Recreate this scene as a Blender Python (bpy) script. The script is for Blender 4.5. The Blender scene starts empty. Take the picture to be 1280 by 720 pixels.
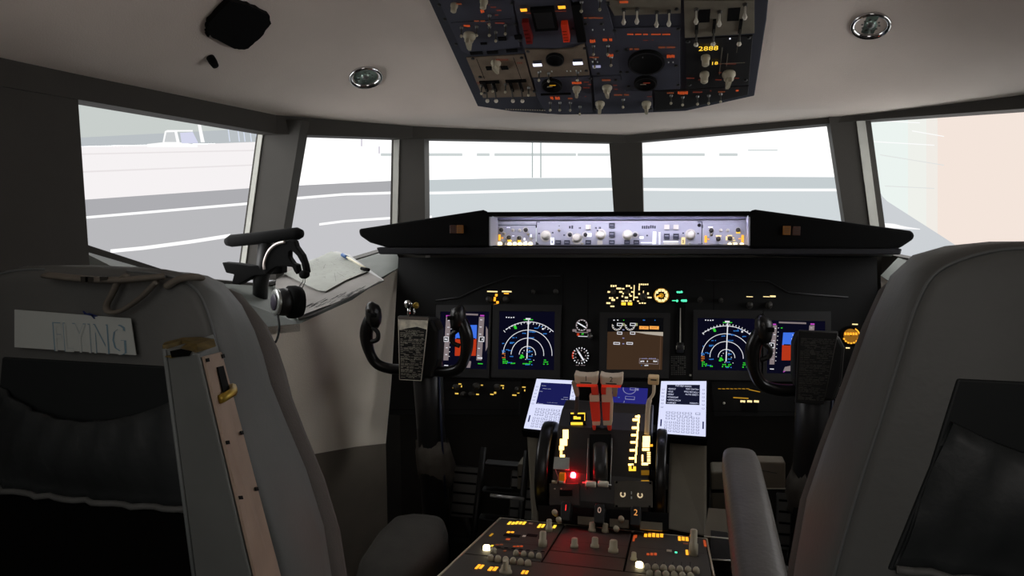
import bpy, math, random
from mathutils import Vector, Matrix
random.seed(11)
S = bpy.context.scene
COL = S.collection
PI = math.pi
def rad(d): return math.radians(d)

# ---------------------------------------------------------------- camera
F = 890.0
CAM = Vector((.137, 0, 1.2)); YAW = rad(12.8); PIT = rad(6.73)
fw = Vector((-math.sin(YAW)*math.cos(PIT), math.cos(YAW)*math.cos(PIT), -math.sin(PIT)))
rt = Vector((math.cos(YAW), math.sin(YAW), 0)); up = rt.cross(fw)
cam = bpy.data.cameras.new('camera'); cam.sensor_width = 36; cam.lens = F*36/1280
cam.clip_start = .02; cam.clip_end = 60
camo = bpy.data.objects.new('camera', cam); COL.objects.link(camo)
camo.matrix_world = Matrix((( rt.x, up.x, -fw.x, CAM.x), (rt.y, up.y, -fw.y, CAM.y), (rt.z, up.z, -fw.z, CAM.z), (0,0,0,1)))
S.camera = camo
S.view_settings.view_transform = 'Standard'; S.view_settings.look = 'None'
S.view_settings.gamma = 1; S.view_settings.exposure = 0; S.view_settings.use_curve_mapping = False
try:
    S.cycles.use_denoising = True
    S.cycles.max_bounces = 6; S.cycles.diffuse_bounces = 4
    S.cycles.sample_clamp_indirect = 3
except Exception: pass

def ray(px, py): return (fw*F + rt*(px-640) + up*(360-py)).normalized()
class Plane:
    """a flat surface in the cockpit; local x right, y up the surface, z towards the crew"""
    def __init__(s, o, ex, ey):
        s.o = Vector(o); s.ex = Vector(ex).normalized(); s.n = s.ex.cross(Vector(ey)).normalized(); s.ey = s.n.cross(s.ex)
        s.m = Matrix(((s.ex.x, s.ey.x, s.n.x, s.o.x), (s.ex.y, s.ey.y, s.n.y, s.o.y), (s.ex.z, s.ey.z, s.n.z, s.o.z), (0,0,0,1)))
    def hit(s, px, py, h=0):
        d = ray(px, py); o = s.o + s.n*h
        return CAM + d*((o-CAM).dot(s.n)/d.dot(s.n))
    def uv(s, px, py, h=0):
        p = s.hit(px, py, h) - s.o
        return (p.dot(s.ex), p.dot(s.ey))
    def sc(s, px, py):
        a = s.uv(px-.5, py); b = s.uv(px+.5, py); c = s.uv(px, py-.5); d = s.uv(px, py+.5)
        return (abs(b[0]-a[0]), abs(d[1]-c[1]))
def yhit(px, py, y):
    d = ray(px, py); return CAM + d*((y-CAM.y)/d.y)
def xhit(px, py, x):
    d = ray(px, py); return CAM + d*((x-CAM.x)/d.x)
def zhit(px, py, z):
    d = ray(px, py); return CAM + d*((z-CAM.z)/d.z)

# ---------------------------------------------------------------- materials
def lin(c):
    r = []
    for v in c[:3]:
        v /= 255.0
        r.append(v/12.92 if v <= .04045 else ((v+.055)/1.055)**2.4)
    return (*r, 1)
MATS = {}
def mat(name, rgb, rough=.6, metal=0, emit=0, ecol=None, noise=0, nscale=40, bump=0, bscale=200, spec=.4):
    if name in MATS: return MATS[name]
    m = bpy.data.materials.new(name); m.use_nodes = True
    nt = m.node_tree; b = nt.nodes['Principled BSDF']
    c = lin(rgb)
    b.inputs['Base Color'].default_value = c
    b.inputs['Roughness'].default_value = rough
    b.inputs['Metallic'].default_value = metal
    b.inputs['Specular IOR Level'].default_value = spec
    if emit:
        b.inputs['Emission Color'].default_value = lin(ecol or rgb); b.inputs['Emission Strength'].default_value = emit
    if noise or bump:
        tc = nt.nodes.new('ShaderNodeTexCoord')
        if noise:
            n = nt.nodes.new('ShaderNodeTexNoise'); n.inputs['Scale'].default_value = nscale; n.inputs['Detail'].default_value = 6
            nt.links.new(tc.outputs['Object'], n.inputs['Vector'])
            r = nt.nodes.new('ShaderNodeValToRGB')
            r.color_ramp.elements[0].position = .3; r.color_ramp.elements[1].position = .7
            r.color_ramp.elements[0].color = tuple([x*(1-noise) for x in c[:3]])+(1,)
            r.color_ramp.elements[1].color = tuple([min(1, x*(1+noise)) for x in c[:3]])+(1,)
            nt.links.new(n.outputs['Fac'], r.inputs['Fac']); nt.links.new(r.outputs['Color'], b.inputs['Base Color'])
        if bump:
            n2 = nt.nodes.new('ShaderNodeTexNoise'); n2.inputs['Scale'].default_value = bscale; n2.inputs['Detail'].default_value = 4
            nt.links.new(tc.outputs['Object'], n2.inputs['Vector'])
            bp = nt.nodes.new('ShaderNodeBump'); bp.inputs['Strength'].default_value = bump; bp.inputs['Distance'].default_value = .002
            nt.links.new(n2.outputs['Fac'], bp.inputs['Height']); nt.links.new(bp.outputs['Normal'], b.inputs['Normal'])
    MATS[name] = m; return m
def glow(name, rgb, s=1.0):
    """a backlit marking or a lit screen"""
    return mat(name, (20, 20, 20), .5, 0, s, rgb)
def scr(name, rgb, s=1.0):
    if name in MATS: return MATS[name]
    m = bpy.data.materials.new(name); m.use_nodes = True; nt = m.node_tree
    for n in list(nt.nodes): nt.nodes.remove(n)
    e = nt.nodes.new('ShaderNodeEmission'); o = nt.nodes.new('ShaderNodeOutputMaterial')
    e.inputs['Color'].default_value = lin(rgb); e.inputs['Strength'].default_value = s
    nt.links.new(e.outputs[0], o.inputs[0]); MATS[name] = m; return m

M_ceil = mat('ceiling_paint', (218, 206, 196), .75, noise=.05, nscale=5, bump=.25, bscale=300)
M_hdr = mat('window_frame_paint', (55, 52, 47), .7, noise=.06, nscale=12, bump=.1)
M_ret = mat('window_retainer_grey', (190, 190, 182), .6, noise=.08, nscale=20)
M_wall = mat('side_lining_beige', (236, 226, 210), .8, noise=.05, nscale=8, bump=.3, bscale=260)
M_wall2 = mat('lower_lining_brown', (120, 112, 100), .8, noise=.1, nscale=10)
M_dark = mat('dark_floor_paint', (40, 38, 36), .8, noise=.15, nscale=10)
M_black = mat('black_plastic', (22, 22, 22), .5)
M_matte = mat('matte_black', (7, 7, 7), .85, spec=.15)
M_shield = mat('glareshield_black', (8, 8, 8), .9, spec=.12, bump=.2, bscale=400)
M_lip = mat('glareshield_lip', (34, 34, 38), .35)
M_mip = mat('instrument_panel_grey', (26, 26, 26), .7, spec=.15, noise=.06, nscale=30)
M_bezel = mat('display_bezel', (26, 26, 27), .5)
M_oh = mat('overhead_blue_grey', (66, 68, 80), .6, noise=.07, nscale=25)
M_ohframe = mat('overhead_frame', (52, 54, 64), .6)
M_tan = mat('overhead_tan_panel', (122, 108, 92), .7, noise=.14, nscale=40)
M_tan2 = mat('overhead_grey_tan_panel', (112, 106, 92), .7, noise=.12, nscale=40)
M_knob = mat('beige_knob', (172, 164, 142), .5)
M_knobw = mat('ivory_knob', (215, 210, 195), .45)
M_knobd = mat('dark_knob', (60, 58, 54), .5)
M_chrome = mat('chrome', (205, 205, 205), .15, 1)
M_steel = mat('dull_steel', (120, 120, 118), .4, .8)
M_mcp = mat('mode_panel_lilac_grey', (176, 176, 186), .5)
M_mcpd = mat('mode_panel_button', (52, 54, 66), .5)
M_seat = mat('seat_shell_grey', (106, 108, 106), .55, noise=.1, nscale=6, bump=.2, bscale=120)
M_seat2 = mat('seat_leather_dark', (52, 56, 57), .5, noise=.15, nscale=9, bump=.35, bscale=60)
M_cush = mat('seat_cushion_brown', (92, 86, 82), .8, noise=.12, nscale=14, bump=.4, bscale=300)
M_strap = mat('harness_webbing', (120, 114, 104), .8, noise=.1, nscale=60)
M_strip = mat('armrest_strip_beige', (178, 156, 138), .6, noise=.15, nscale=14)
M_red = mat('lever_red', (226, 62, 36), .5)
M_lever = mat('lever_ivory', (214, 196, 172), .5)
M_paper = mat('chart_paper', (160, 162, 155), .9, noise=.06, nscale=30)
M_ink = mat('chart_ink', (40, 42, 46), .9)
M_ped = mat('pedestal_dark', (58, 54, 48), .6, noise=.1, nscale=30)
M_pedm = mat('pedestal_middle_red_lit', (60, 46, 42), .6, noise=.1, nscale=30)  # reddened base colour: the red light on these panels is painted in
M_edge = mat('pedestal_light_edge', (170, 160, 140), .5)
M_stand = mat('stand_olive_grey', (112, 106, 92), .7, noise=.06, nscale=20)
M_sticker = mat('sticker_white', (205, 212, 208), .7)
M_stink = mat('sticker_pale_blue', (128, 160, 178), .7)
M_stnavy = mat('sticker_navy', (44, 56, 110), .7)
M_brass = mat('worn_brass', (190, 160, 70), .4, .6)

G_amber = glow('glow_amber', (255, 168, 40), 1.6)
G_orange = glow('glow_orange', (255, 104, 44), .42)
G_odim = glow('glow_orange_dim', (210, 110, 66), .24)
G_rdim = glow('glow_red_dim', (200, 84, 60), .2)
G_cream = glow('glow_cream', (255, 226, 160), 1.3)
G_yel = glow('glow_yellow', (255, 205, 60), 1.4)
G_yel2 = glow('glow_yellow_soft', (250, 205, 90), .9)
G_dyel = glow('glow_yellow_dim', (230, 170, 40), .55)
G_hot = glow('glow_warm_white', (255, 240, 190), 4)
G_hota = glow('glow_scale_amber', (255, 208, 120), 4)
G_white = glow('glow_white', (235, 236, 255), 1.6)
G_green = glow('glow_green', (90, 255, 190), 1.3)
G_red = glow('glow_red_lamp', (255, 26, 36), 110)
G_strip = glow('led_strip_white', (216, 214, 255), 12)
G_cap = glow('glow_lit_cap', (255, 230, 170), 5)
P_navy = scr('screen_navy', (9, 9, 26)); P_black = scr('screen_black', (10, 10, 12))
P_white = scr('screen_white', (225, 225, 232)); P_grey = scr('screen_grey', (128, 116, 118))
P_blue = scr('screen_sky_blue', (62, 112, 226)); P_brown = scr('screen_earth', (176, 52, 24))
P_cyan = scr('screen_cyan', (52, 120, 200)); P_green = scr('screen_green', (50, 205, 50)); P_mag = scr('screen_magenta', (190, 70, 190))
P_or = scr('screen_orange', (196, 110, 40)); P_amb = scr('screen_amber_box', (250, 170, 80)); P_brn = scr('screen_brown_area', (62, 45, 32))
P_pale = scr('screen_pale_band', (176, 166, 152)); P_mcdu = scr('tablet_white', (222, 226, 255), 1.0); P_mkey = scr('tablet_key_grey', (112, 116, 150))
P_ink = scr('tablet_screen_dark', (22, 24, 44)); P_ink2 = scr('tablet_screen_navy', (26, 28, 84)); P_du = scr('lower_screen_blue', (38, 38, 118)); P_dul = scr('lower_screen_line', (130, 130, 170))

# ---------------------------------------------------------------- mesh builder
class MB:
    def __init__(s): s.v = []; s.f = []; s.mi = []; s.mats = []; s.sm = []
    def _m(s, m):
        if m not in s.mats: s.mats.append(m)
        return s.mats.index(m)
    def add(s, vs, fs, m, smooth=False):
        b = len(s.v); i = s._m(m)
        s.v += [tuple(v) for v in vs]
        for f in fs: s.f.append(tuple(b+k for k in f)); s.mi.append(i); s.sm.append(smooth)
    def box(s, c, d, m):
        x, y, z = c; a, b, e = d[0]/2, d[1]/2, d[2]/2
        vs = [(x+i*a, y+j*b, z+k*e) for i in (-1, 1) for j in (-1, 1) for k in (-1, 1)]
        s.hull8(vs, m)
    def hull8(s, vs, m):
        s.add(vs, [(0,1,3,2), (4,6,7,5), (0,4,5,1), (2,3,7,6), (0,2,6,4), (1,5,7,3)], m)
    def prism(s, pts, z0, z1, m):
        n = len(pts)
        vs = [(p[0], p[1], z0) for p in pts]+[(p[0], p[1], z1) for p in pts]
        s.add(vs, [tuple(range(n))[::-1], tuple(range(n, 2*n))]+[(i, (i+1) % n, n+(i+1) % n, n+i) for i in range(n)], m)
    def slab(s, top, off, m):
        """polygon of world points thickened by a vector"""
        n = len(top); off = Vector(off)
        vs = [Vector(p) for p in top]+[Vector(p)+off for p in top]
        s.add(vs, [tuple(range(n)), tuple(range(n, 2*n))[::-1]]+[(i, n+i, n+(i+1) % n, (i+1) % n) for i in range(n)], m)
    def lathe(s, prof, m, c=(0, 0, 0), axis='z', seg=20, smooth=True):
        """prof: list of (r, h)"""
        vs = []; fs = []
        for r, h in prof:
            for k in range(seg):
                a = 2*PI*k/seg; p = (r*math.cos(a), r*math.sin(a), h)
                if axis == 'x': p = (h, p[0], p[1])
                if axis == 'y': p = (p[0], h, p[1])
                vs.append((p[0]+c[0], p[1]+c[1], p[2]+c[2]))
        n = len(prof)
        for i in range(n-1):
            for k in range(seg):
                k2 = (k+1) % seg
                fs.append((i*seg+k, i*seg+k2, (i+1)*seg+k2, (i+1)*seg+k))
        fs.append(tuple(range(seg))[::-1]); fs.append(tuple((n-1)*seg+k for k in range(seg)))
        s.add(vs, fs, m, smooth)
    def ring(s, c, r0, r1, h, m, a0=0, a1=2*PI, seg=32, sx=1):
        vs = []; fs = []; full = abs(a1-a0-2*PI) < 1e-6; n = seg+(0 if full else 1)
        for k in range(n):
            a = a0+(a1-a0)*k/seg
            for r in (r0, r1): vs.append((c[0]+r*math.cos(a)*sx, c[1]+r*math.sin(a), c[2]+h))
        for k in range(seg):
            k2 = (k+1) % n; fs.append((2*k, 2*k+1, 2*k2+1, 2*k2))
        s.add(vs, fs, m)
    def tube(s, pts, rs, m, seg=12, smooth=True, flat=1.0):
        pts = [Vector(p) for p in pts]
        if not hasattr(rs, '__len__'): rs = [rs]*len(pts)
        vs = []; fs = []; prev = None
        for i, p in enumerate(pts):
            t = (pts[min(i+1, len(pts)-1)]-pts[max(i-1, 0)]).normalized()
            if prev is None:
                a = Vector((0, 0, 1)) if abs(t.z) < .9 else Vector((0, 1, 0)); u = t.cross(a).normalized()
            else:
                u = (prev-t*prev.dot(t)).normalized()
            prev = u; w = t.cross(u)
            for k in range(seg):
                an = 2*PI*k/seg; vs.append(p+(u*math.cos(an)+w*math.sin(an)*flat)*rs[i])
        for i in range(len(pts)-1):
            for k in range(seg):
                k2 = (k+1) % seg; fs.append((i*seg+k, i*seg+k2, (i+1)*seg+k2, (i+1)*seg+k))
        fs.append(tuple(range(seg))[::-1]); fs.append(tuple((len(pts)-1)*seg+k for k in range(seg)))
        s.add(vs, fs, m, smooth)
    def loft(s, rings, m, smooth=True, cap0=True, cap1=True):
        n = len(rings[0]); vs = [p for r in rings for p in r]; fs = []
        for i in range(len(rings)-1):
            for k in range(n):
                k2 = (k+1) % n; fs.append((i*n+k, i*n+k2, (i+1)*n+k2, (i+1)*n+k))
        if cap0: fs.append(tuple(range(n))[::-1])
        if cap1: fs.append(tuple((len(rings)-1)*n+k for k in range(n)))
        s.add(vs, fs, m, smooth)
    def build(s, name, parent=None, bevel=0, seg=2, sub=0, angle=None):
        me = bpy.data.meshes.new(name); me.from_pydata(s.v, [], s.f)
        for m in s.mats: me.materials.append(m)
        for p, i, sm in zip(me.polygons, s.mi, s.sm): p.material_index = i; p.use_smooth = sm
        me.update()
        import bmesh
        bm = bmesh.new(); bm.from_mesh(me); bmesh.ops.recalc_face_normals(bm, faces=bm.faces); bm.to_mesh(me); bm.free()
        o = bpy.data.objects.new(name, me); COL.objects.link(o)
        if parent is not None: o.parent = parent
        if bevel:
            b = o.modifiers.new('bevel', 'BEVEL'); b.width = bevel; b.segments = seg; b.limit_method = 'ANGLE'; b.angle_limit = rad(35)
        if sub:
            b = o.modifiers.new('sub', 'SUBSURF'); b.levels = sub; b.render_levels = sub
        return o
def smooth_pts(P, k=6):
    P = [Vector(p) for p in P]; out = []
    for i in range(len(P)-1):
        p0 = P[max(i-1, 0)]; p1 = P[i]; p2 = P[i+1]; p3 = P[min(i+2, len(P)-1)]
        for j in range(k):
            t = j/k
            out.append(.5*((2*p1)+(p2-p0)*t+(2*p0-5*p1+4*p2-p3)*t*t+(3*p1-p0-3*p2+p3)*t**3))
    out.append(P[-1]); return out
def glyphs(mb, text, u, v, size, h, m, align='CENTER', sx=1.0):
    cu = bpy.data.curves.new('lettering', 'FONT'); cu.body = text; cu.size = size; cu.align_x = align; cu.align_y = 'CENTER'; cu.resolution_u = 2
    o = bpy.data.objects.new('lettering', cu); COL.objects.link(o)
    me = o.evaluated_get(bpy.context.evaluated_depsgraph_get()).to_mesh()
    mb.add([(x.co.x*sx+u, x.co.y+v, h) for x in me.vertices], [tuple(p.vertices) for p in me.polygons], m)
    o.evaluated_get(bpy.context.evaluated_depsgraph_get()).to_mesh_clear()
    COL.objects.unlink(o); bpy.data.objects.remove(o); bpy.data.curves.remove(cu)

# ---------------------------------------------------------------- things
def tag(o, label, cat, group=None, kind=None):
    if label: o['label'] = label
    if cat: o['category'] = cat
    if group: o['group'] = group
    if kind: o['kind'] = kind
    return o
def thing(name, label, cat, base=None, group=None):
    o = bpy.data.objects.new(name, None); COL.objects.link(o); o.empty_display_size = .05
    if isinstance(base, Plane): o.matrix_world = base.m
    elif isinstance(base, Matrix): o.matrix_world = base
    elif base is not None: o.location = base
    return tag(o, label, cat, group)
def struct(name, mb, **k):
    o = mb.build(name, **k); o['kind'] = 'structure'; return o
def sub(P, px, py):
    """the same surface with its origin moved to where a pixel ray meets it"""
    return Plane(P.hit(px, py), P.ex, P.ey)
class Draw:
    """draws flat marks on a surface"""
    def __init__(s, P, mb, h=.0008): s.P = P; s.mb = mb; s.h = h
    def rect(s, cx, cy, w, h, m, th=.0006, lift=0):
        u, v = s.P.uv(cx, cy); a, b = s.P.sc(cx, cy)
        s.mb.box((u, v, s.h+lift+th/2), (w*a, h*b, th), m)
    def quad(s, pts, m, z=None):
        z = s.h if z is None else z
        q = [s.P.uv(*p) for p in pts]; s.mb.prism(q, 0, z, m)
    def line(s, a, b, w, m, lift=0):
        p = s.P.uv(*a); q = s.P.uv(*b); k = s.P.sc(*a)[0]*w/2
        d = Vector((q[0]-p[0], q[1]-p[1])); 
        if d.length < 1e-6: return
        d.normalize(); n = Vector((-d.y, d.x))*k
        z = s.h+lift
        s.mb.add([(p[0]+n.x, p[1]+n.y, z), (q[0]+n.x, q[1]+n.y, z), (q[0]-n.x, q[1]-n.y, z), (p[0]-n.x, p[1]-n.y, z)], [(0, 1, 2, 3)], m)
    def arc(s, c, r, a0, a1, w, m, sx=1.0, seg=28):
        u, v = s.P.uv(*c); k = s.P.sc(*c)
        s.mb.ring((u, v, s.h), (r-w/2)*k[0], (r+w/2)*k[0], 0, m, rad(a0), rad(a1), seg, sx)
    def dash(s, cx, cy, w, h, m, n=None, lift=0):
        """unreadably small lettering as little strokes"""
        n = n or max(2, int(w/2)); x = cx-w/2; st = w/n
        for i in range(n):
            if random.random() < .12: continue
            s.rect(x+st*(i+.5), cy+random.uniform(-.1, .1)*h, st*.74, h*random.uniform(.75, 1), m, lift=lift)

# shared little controls (mesh data made once, copied for each place)
PROTO = {}
def proto(kind):
    if kind in PROTO: return PROTO[kind]
    b = MB()
    if kind == 'toggle':
        b.lathe([(.0055, 0), (.0055, .003), (.004, .004), (.0038, .006)], M_steel, seg=8)
        b.tube([(0, 0, .005), (0, -.005, .016), (0, -.008, .024)], [.0018, .0022, .0026], M_knobd, 8); b.lathe([(.001, -.004), (.0038, -.002), (.0044, .001), (.003, .004), (.001, .005)], M_knob, (0, -.0082, .024), 'z', 10)
    if kind == 'toggle_white':
        b.lathe([(.005, 0), (.005, .003), (.0038, .006)], M_knobd, seg=8)
        b.tube([(0, 0, .004), (0, -.006, .018), (0, -.009, .026), (0, -.0105, .031)], [.0018, .002, .0052, .003], M_knobw, 8)
    if kind == 'guard_lever':
        b.box((0, .018, .003), (.007, .042, .006), M_matte)
        b.tube([(0, .012, .004), (0, -.006, .018), (0, -.013, .024)], [.002, .0024, .0028], M_knobd, 8); b.lathe([(.001, -.005), (.0045, -.003), (.0056, .001), (.004, .004), (.001, .006)], M_knobw, (0, -.0145, .026), 'z', 10)
    if kind == 'selector':
        b.lathe([(.013, 0), (.013, .004), (.0105, .007), (.0095, .014), (.006, .015)], M_knob, seg=20)
        b.prism([(-.0035, .009), (.0035, .009), (.0045, -.009), (.0026, -.015), (-.0026, -.015), (-.0045, -.009)], .008, .026, M_knob)
    if kind == 'round_knob':
        b.lathe([(.0105, 0), (.0105, .006), (.0085, .008), (.008, .022), (.006, .024)], M_knob, seg=18)
    if kind == 'dark_knob':
        b.lathe([(.009, 0), (.009, .004), (.0075, .006), (.007, .018), (.005, .020)], M_knobd, seg=16)
    if kind == 'white_knob':
        b.lathe([(.0105, 0), (.0105, .003), (.0085, .005), (.008, .018), (.006, .020)], M_knobw, seg=18)
    if kind == 'pin_knob':
        b.lathe([(.0052, 0), (.0046, .004), (.0042, .016), (.0025, .018)], M_knob, seg=12)
    if kind == 'black_button':
        b.box((0, 0, .003), (.0135, .0125, .006), M_mcpd); b.box((0, .001, .0063), (.009, .0012, .0006), M_mcp)
    if kind == 'white_button':
        b.box((0, 0, .003), (.0125, .0115, .006), M_knobw); b.box((0, -.0058, .002), (.0125, .0016, .004), M_knobd)
    if kind == 'push_cap':
        b.lathe([(.0055, 0), (.0055, .005), (.004, .007)], M_knobw, seg=12)
    if kind == 'dome_knob':
        b.lathe([(.0060, 0), (.0062, .004), (.0052, .008), (.0028, .0105)], M_knob, seg=14)
    if kind == 'screw':
        b.lathe([(.004, 0), (.004, .0015)], M_black, seg=8)
    if kind == 'annunciator':
        b.box((0, 0, .003), (.0165, .0125, .006), M_matte)
    o = b.build(kind); me = o.data; bpy.data.objects.remove(o); PROTO[kind] = me; return me
KINDNAME = {'toggle': 'toggle_switch', 'toggle_white': 'toggle_switch', 'guard_lever': 'lever_switch', 'selector': 'selector_knob', 'round_knob': 'round_knob', 'dark_knob': 'dark_knob',
            'white_knob': 'white_knob', 'pin_knob': 'pin_knob', 'dome_knob': 'dome_knob', 'black_button': 'button', 'white_button': 'button', 'push_cap': 'push_cap', 'screw': 'screw', 'annunciator': 'annunciator'}
def put(kind, P, base, px, py, parent, rot=0, s=1.0, h=0):
    """P: surface; base: the plane the parent thing sits on"""
    o = bpy.data.objects.new(KINDNAME[kind], proto(kind)); COL.objects.link(o); o.parent = parent
    u, v = P.uv(px, py, h)
    w = P.o+P.ex*u+P.ey*v+P.n*h-base.o
    o.location = (w.dot(base.ex), w.dot(base.ey), w.dot(base.n)); o.rotation_euler = (0, 0, rad(rot)); o.scale = (s, s, s)
    return o

# ================================================================ SETTING
OUT_T = [(-1.0, -.45), (-1.0, 1.2), (-.935, 1.8), (-.66, 2.12), (-.017, 2.32), (.62, 2.12), (.93, 1.8), (1.0, 1.2), (1.0, -.45)]
ZT = [1.452, 1.452, 1.436, 1.437, 1.418, 1.442, 1.45, 1.452, 1.452]
b = MB(); n = len(OUT_T); vs = []
for i, (x, y) in enumerate(OUT_T):
    k = 1.06
    zb_ = [1.398, 1.402, 1.391, 1.401, 1.393, 1.424, 1.41, 1.402, 1.398][i]
    vs += [(x, y, zb_), (x, y, ZT[i]+.03), (x*k+.0, y+(.06 if y > 1.3 else 0), ZT[i]+.03), (x*k, y+(.06 if y > 1.3 else 0), zb_)]
fs = []
for i in range(n-1):
    for k in range(4): fs.append((i*4+k, i*4+(k+1) % 4, (i+1)*4+(k+1) % 4, (i+1)*4+k))
fs += [(0, 1, 2, 3), tuple((n-1)*4+k for k in (3, 2, 1, 0))]
b.add(vs, fs, M_hdr)
struct('trim_1', b)

def xh(y):
    pts = [(-.5, 1.0), (1.2, 1.0), (1.8, .935), (2.12, .66), (2.32, .02)]
    for (a, p), (c, q) in zip(pts, pts[1:]):
        if y <= c: return p+(q-p)*(y-a)/(c-a)
    return .02
def zedge(y):
    if y < 1.2: return 1.45
    if y < 1.8: return 1.45-(y-1.2)/.6*.008
    if y < 2.12: return 1.442-(y-1.8)/.32*.003
    return 1.439-(y-2.12)/.2*.022
def ceil_z(x, y):
    r = min(1, abs(x)/xh(y)); t = max(0, min(1, (r-.5)/.5)); s = 1-t*t*(3-2*t)
    d = max(0, 1.95-y); f = d*.5095 if y > 1.0 else .484+.03*(1-math.exp(-(1.0-y)*3))
    return zedge(y)+f*s
b = MB(); NX = 36; rows = []
ys = [2.32-.02*i for i in range(11)]+[2.12-.04*i for i in range(1, 29)]+[1.0-.1*i for i in range(1, 15)]
for y in ys:
    w = xh(y); rows.append([(w*(2*i/NX-1)-(.008 if y > 2.1 else 0), y, ceil_z(w*(2*i/NX-1), y)) for i in range(NX+1)])
vs = [p for r in rows for p in r]; W = NX+1
fs = [(i*W+k, i*W+k+1, (i+1)*W+k+1, (i+1)*W+k) for i in range(len(rows)-1) for k in range(NX)]
top = [(x, y, z+.03) for x, y, z in vs]; nv = len(vs)
b.add(vs+top, fs+[tuple(nv+k for k in f)[::-1] for f in fs], M_ceil, True)
struct('ceiling', b)

def post(name, tl, tr, bl, br, yt, yb, strip=None, th=.045):
    """window post between two pixel edges; strip: list of (top x0, x1, bottom x0, x1) pale retainers"""
    b = MB()
    def quad(a, c, d, e, off, t, m):
        P = [yhit(a[0], a[1], yt), yhit(c[0], c[1], yt), yhit(d[0], d[1], yb), yhit(e[0], e[1], yb)]
        P = [p+Vector((0, -off, 0)) for p in P]
        b.slab(P, (0, t, 0), m)
    quad(tl, tr, br, bl, 0, th, M_hdr)
    for (a0, a1, c0, c1) in strip or []:
        quad((a0, tl[1]), (a1, tr[1]), (c1, br[1]), (c0, bl[1]), .004, .02, M_ret)
    return struct(name, b)
post('trim_2', (323, 150), (377, 150), (296, 350), (344, 350), 1.82, 1.9, [(326, 331.5, 299, 305)])
post('trim_3', (490, 152), (530, 152), (486.5, 335), (532, 335), 2.13, 2.2, [(493, 500, 490, 496)])
post('trim_4', (760.5, 165), (802, 165), (769.5, 300), (805, 300), 2.325, 2.43)
post('trim_5', (1034.5, 135), (1086.5, 135), (1061, 310), (1110, 310), 2.13, 2.2, [(1068, 1079, 1091, 1102)])
b = MB(); b.slab([(.90, 1.84, 1.43), (.96, 1.76, 1.43), (1.04, 1.82, .95), (.99, 1.92, .95)], (.03, .02, 0), M_hdr); struct('trim_6', b)

# lower nose wall below the windows
OB = [(-1.04, 1.2, 1.128), (-1.03, 1.52, 1.022), (-1.03, 1.9, .96), (-.76, 2.22, 1.06), (-.03, 2.44, 1.08), (.72, 2.22, 1.06), (1.03, 1.9, 1.0), (1.03, 1.52, 1.02), (1.04, 1.2, 1.12)]
b = MB(); vs = []
for x, y, z in OB: vs += [(x, y, 0), (x, y, z), (x*1.05, y+.03, z), (x*1.05, y+.03, 0)]
fs = []
for i in range(len(OB)-1):
    for k in range(4): fs.append((i*4+k, i*4+(k+1) % 4, (i+1)*4+(k+1) % 4, (i+1)*4+k))
b.add(vs, fs, M_hdr)
struct('wall_front', b)
def side_wall(name, s):
    b = MB()
    # aft part, full height
    b.hull8([(s*x, y, z) for x in (1.004, 1.06) for y in (-.45, 1.2) for z in (0, 1.47)], M_hdr)
    # lining panel: beige above, brown below
    L = [(.673, 2.045, 1.012), (.74, 1.834, .932), (.80, 1.65, .893), (.86, 1.47, .905), (.985, 1.10, .99)]
    for i_, ((x0, y0, z0), (x1, y1, z1)) in enumerate(zip(L, L[1:])):
        xb, yb = (.700, 1.955) if i_ == 0 else (x0, y0)
        zs0 = .468+(.2)*(2.045-y0)*.9; zs1 = .468+(.2)*(2.045-y1)*.9
        b.slab([(s*xb, yb, .478 if i_ == 0 else zs0), (s*x1, y1, zs1), (s*x1, y1, z1), (s*x0, y0, z0)], (s*.03, .01, 0), M_wall)
        b.slab([(s*xb, yb, 0), (s*x1, y1, 0), (s*x1, y1, zs1), (s*xb, yb, .478 if i_ == 0 else zs0)], (s*.028, .009, 0), M_wall2)
    struct(name, b)
side_wall('wall_left', -1); side_wall('wall_right', 1)
def ledge(name, s):
    b = MB()
    inn = [(.673, 2.045, 1.012), (.80, 1.65, .893), (.86, 1.47, .905), (.985, 1.19, .97)]
    out = [(.76, 2.2, 1.055), (1.02, 1.88, .958), (1.02, 1.52, 1.01), (1.03, 1.2, 1.11)]
    for i in range(3):
        b.slab([(s*p[0], p[1], p[2]) for p in (inn[i], inn[i+1], out[i+1], out[i])], (0, 0, -.02), M_ledge)
    struct(name, b)
M_ledge = mat('ledge_grey_paint', (96, 100, 94), .7, noise=.1, nscale=20)
ledge('trim_7', -1); ledge('trim_8', 1)
b = MB(); b.box((0, 1.0, -.02), (2.2, 3.1, .04), M_dark); struct('floor', b)
b = MB(); b.box((-.72, -.47, .97), (.7, .04, 1.94), M_hdr); b.box((.72, -.47, .97), (.7, .04, 1.94), M_hdr); b.box((0, -.47, 1.9), (.76, .04, .2), M_hdr); struct('wall_back', b)

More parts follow.
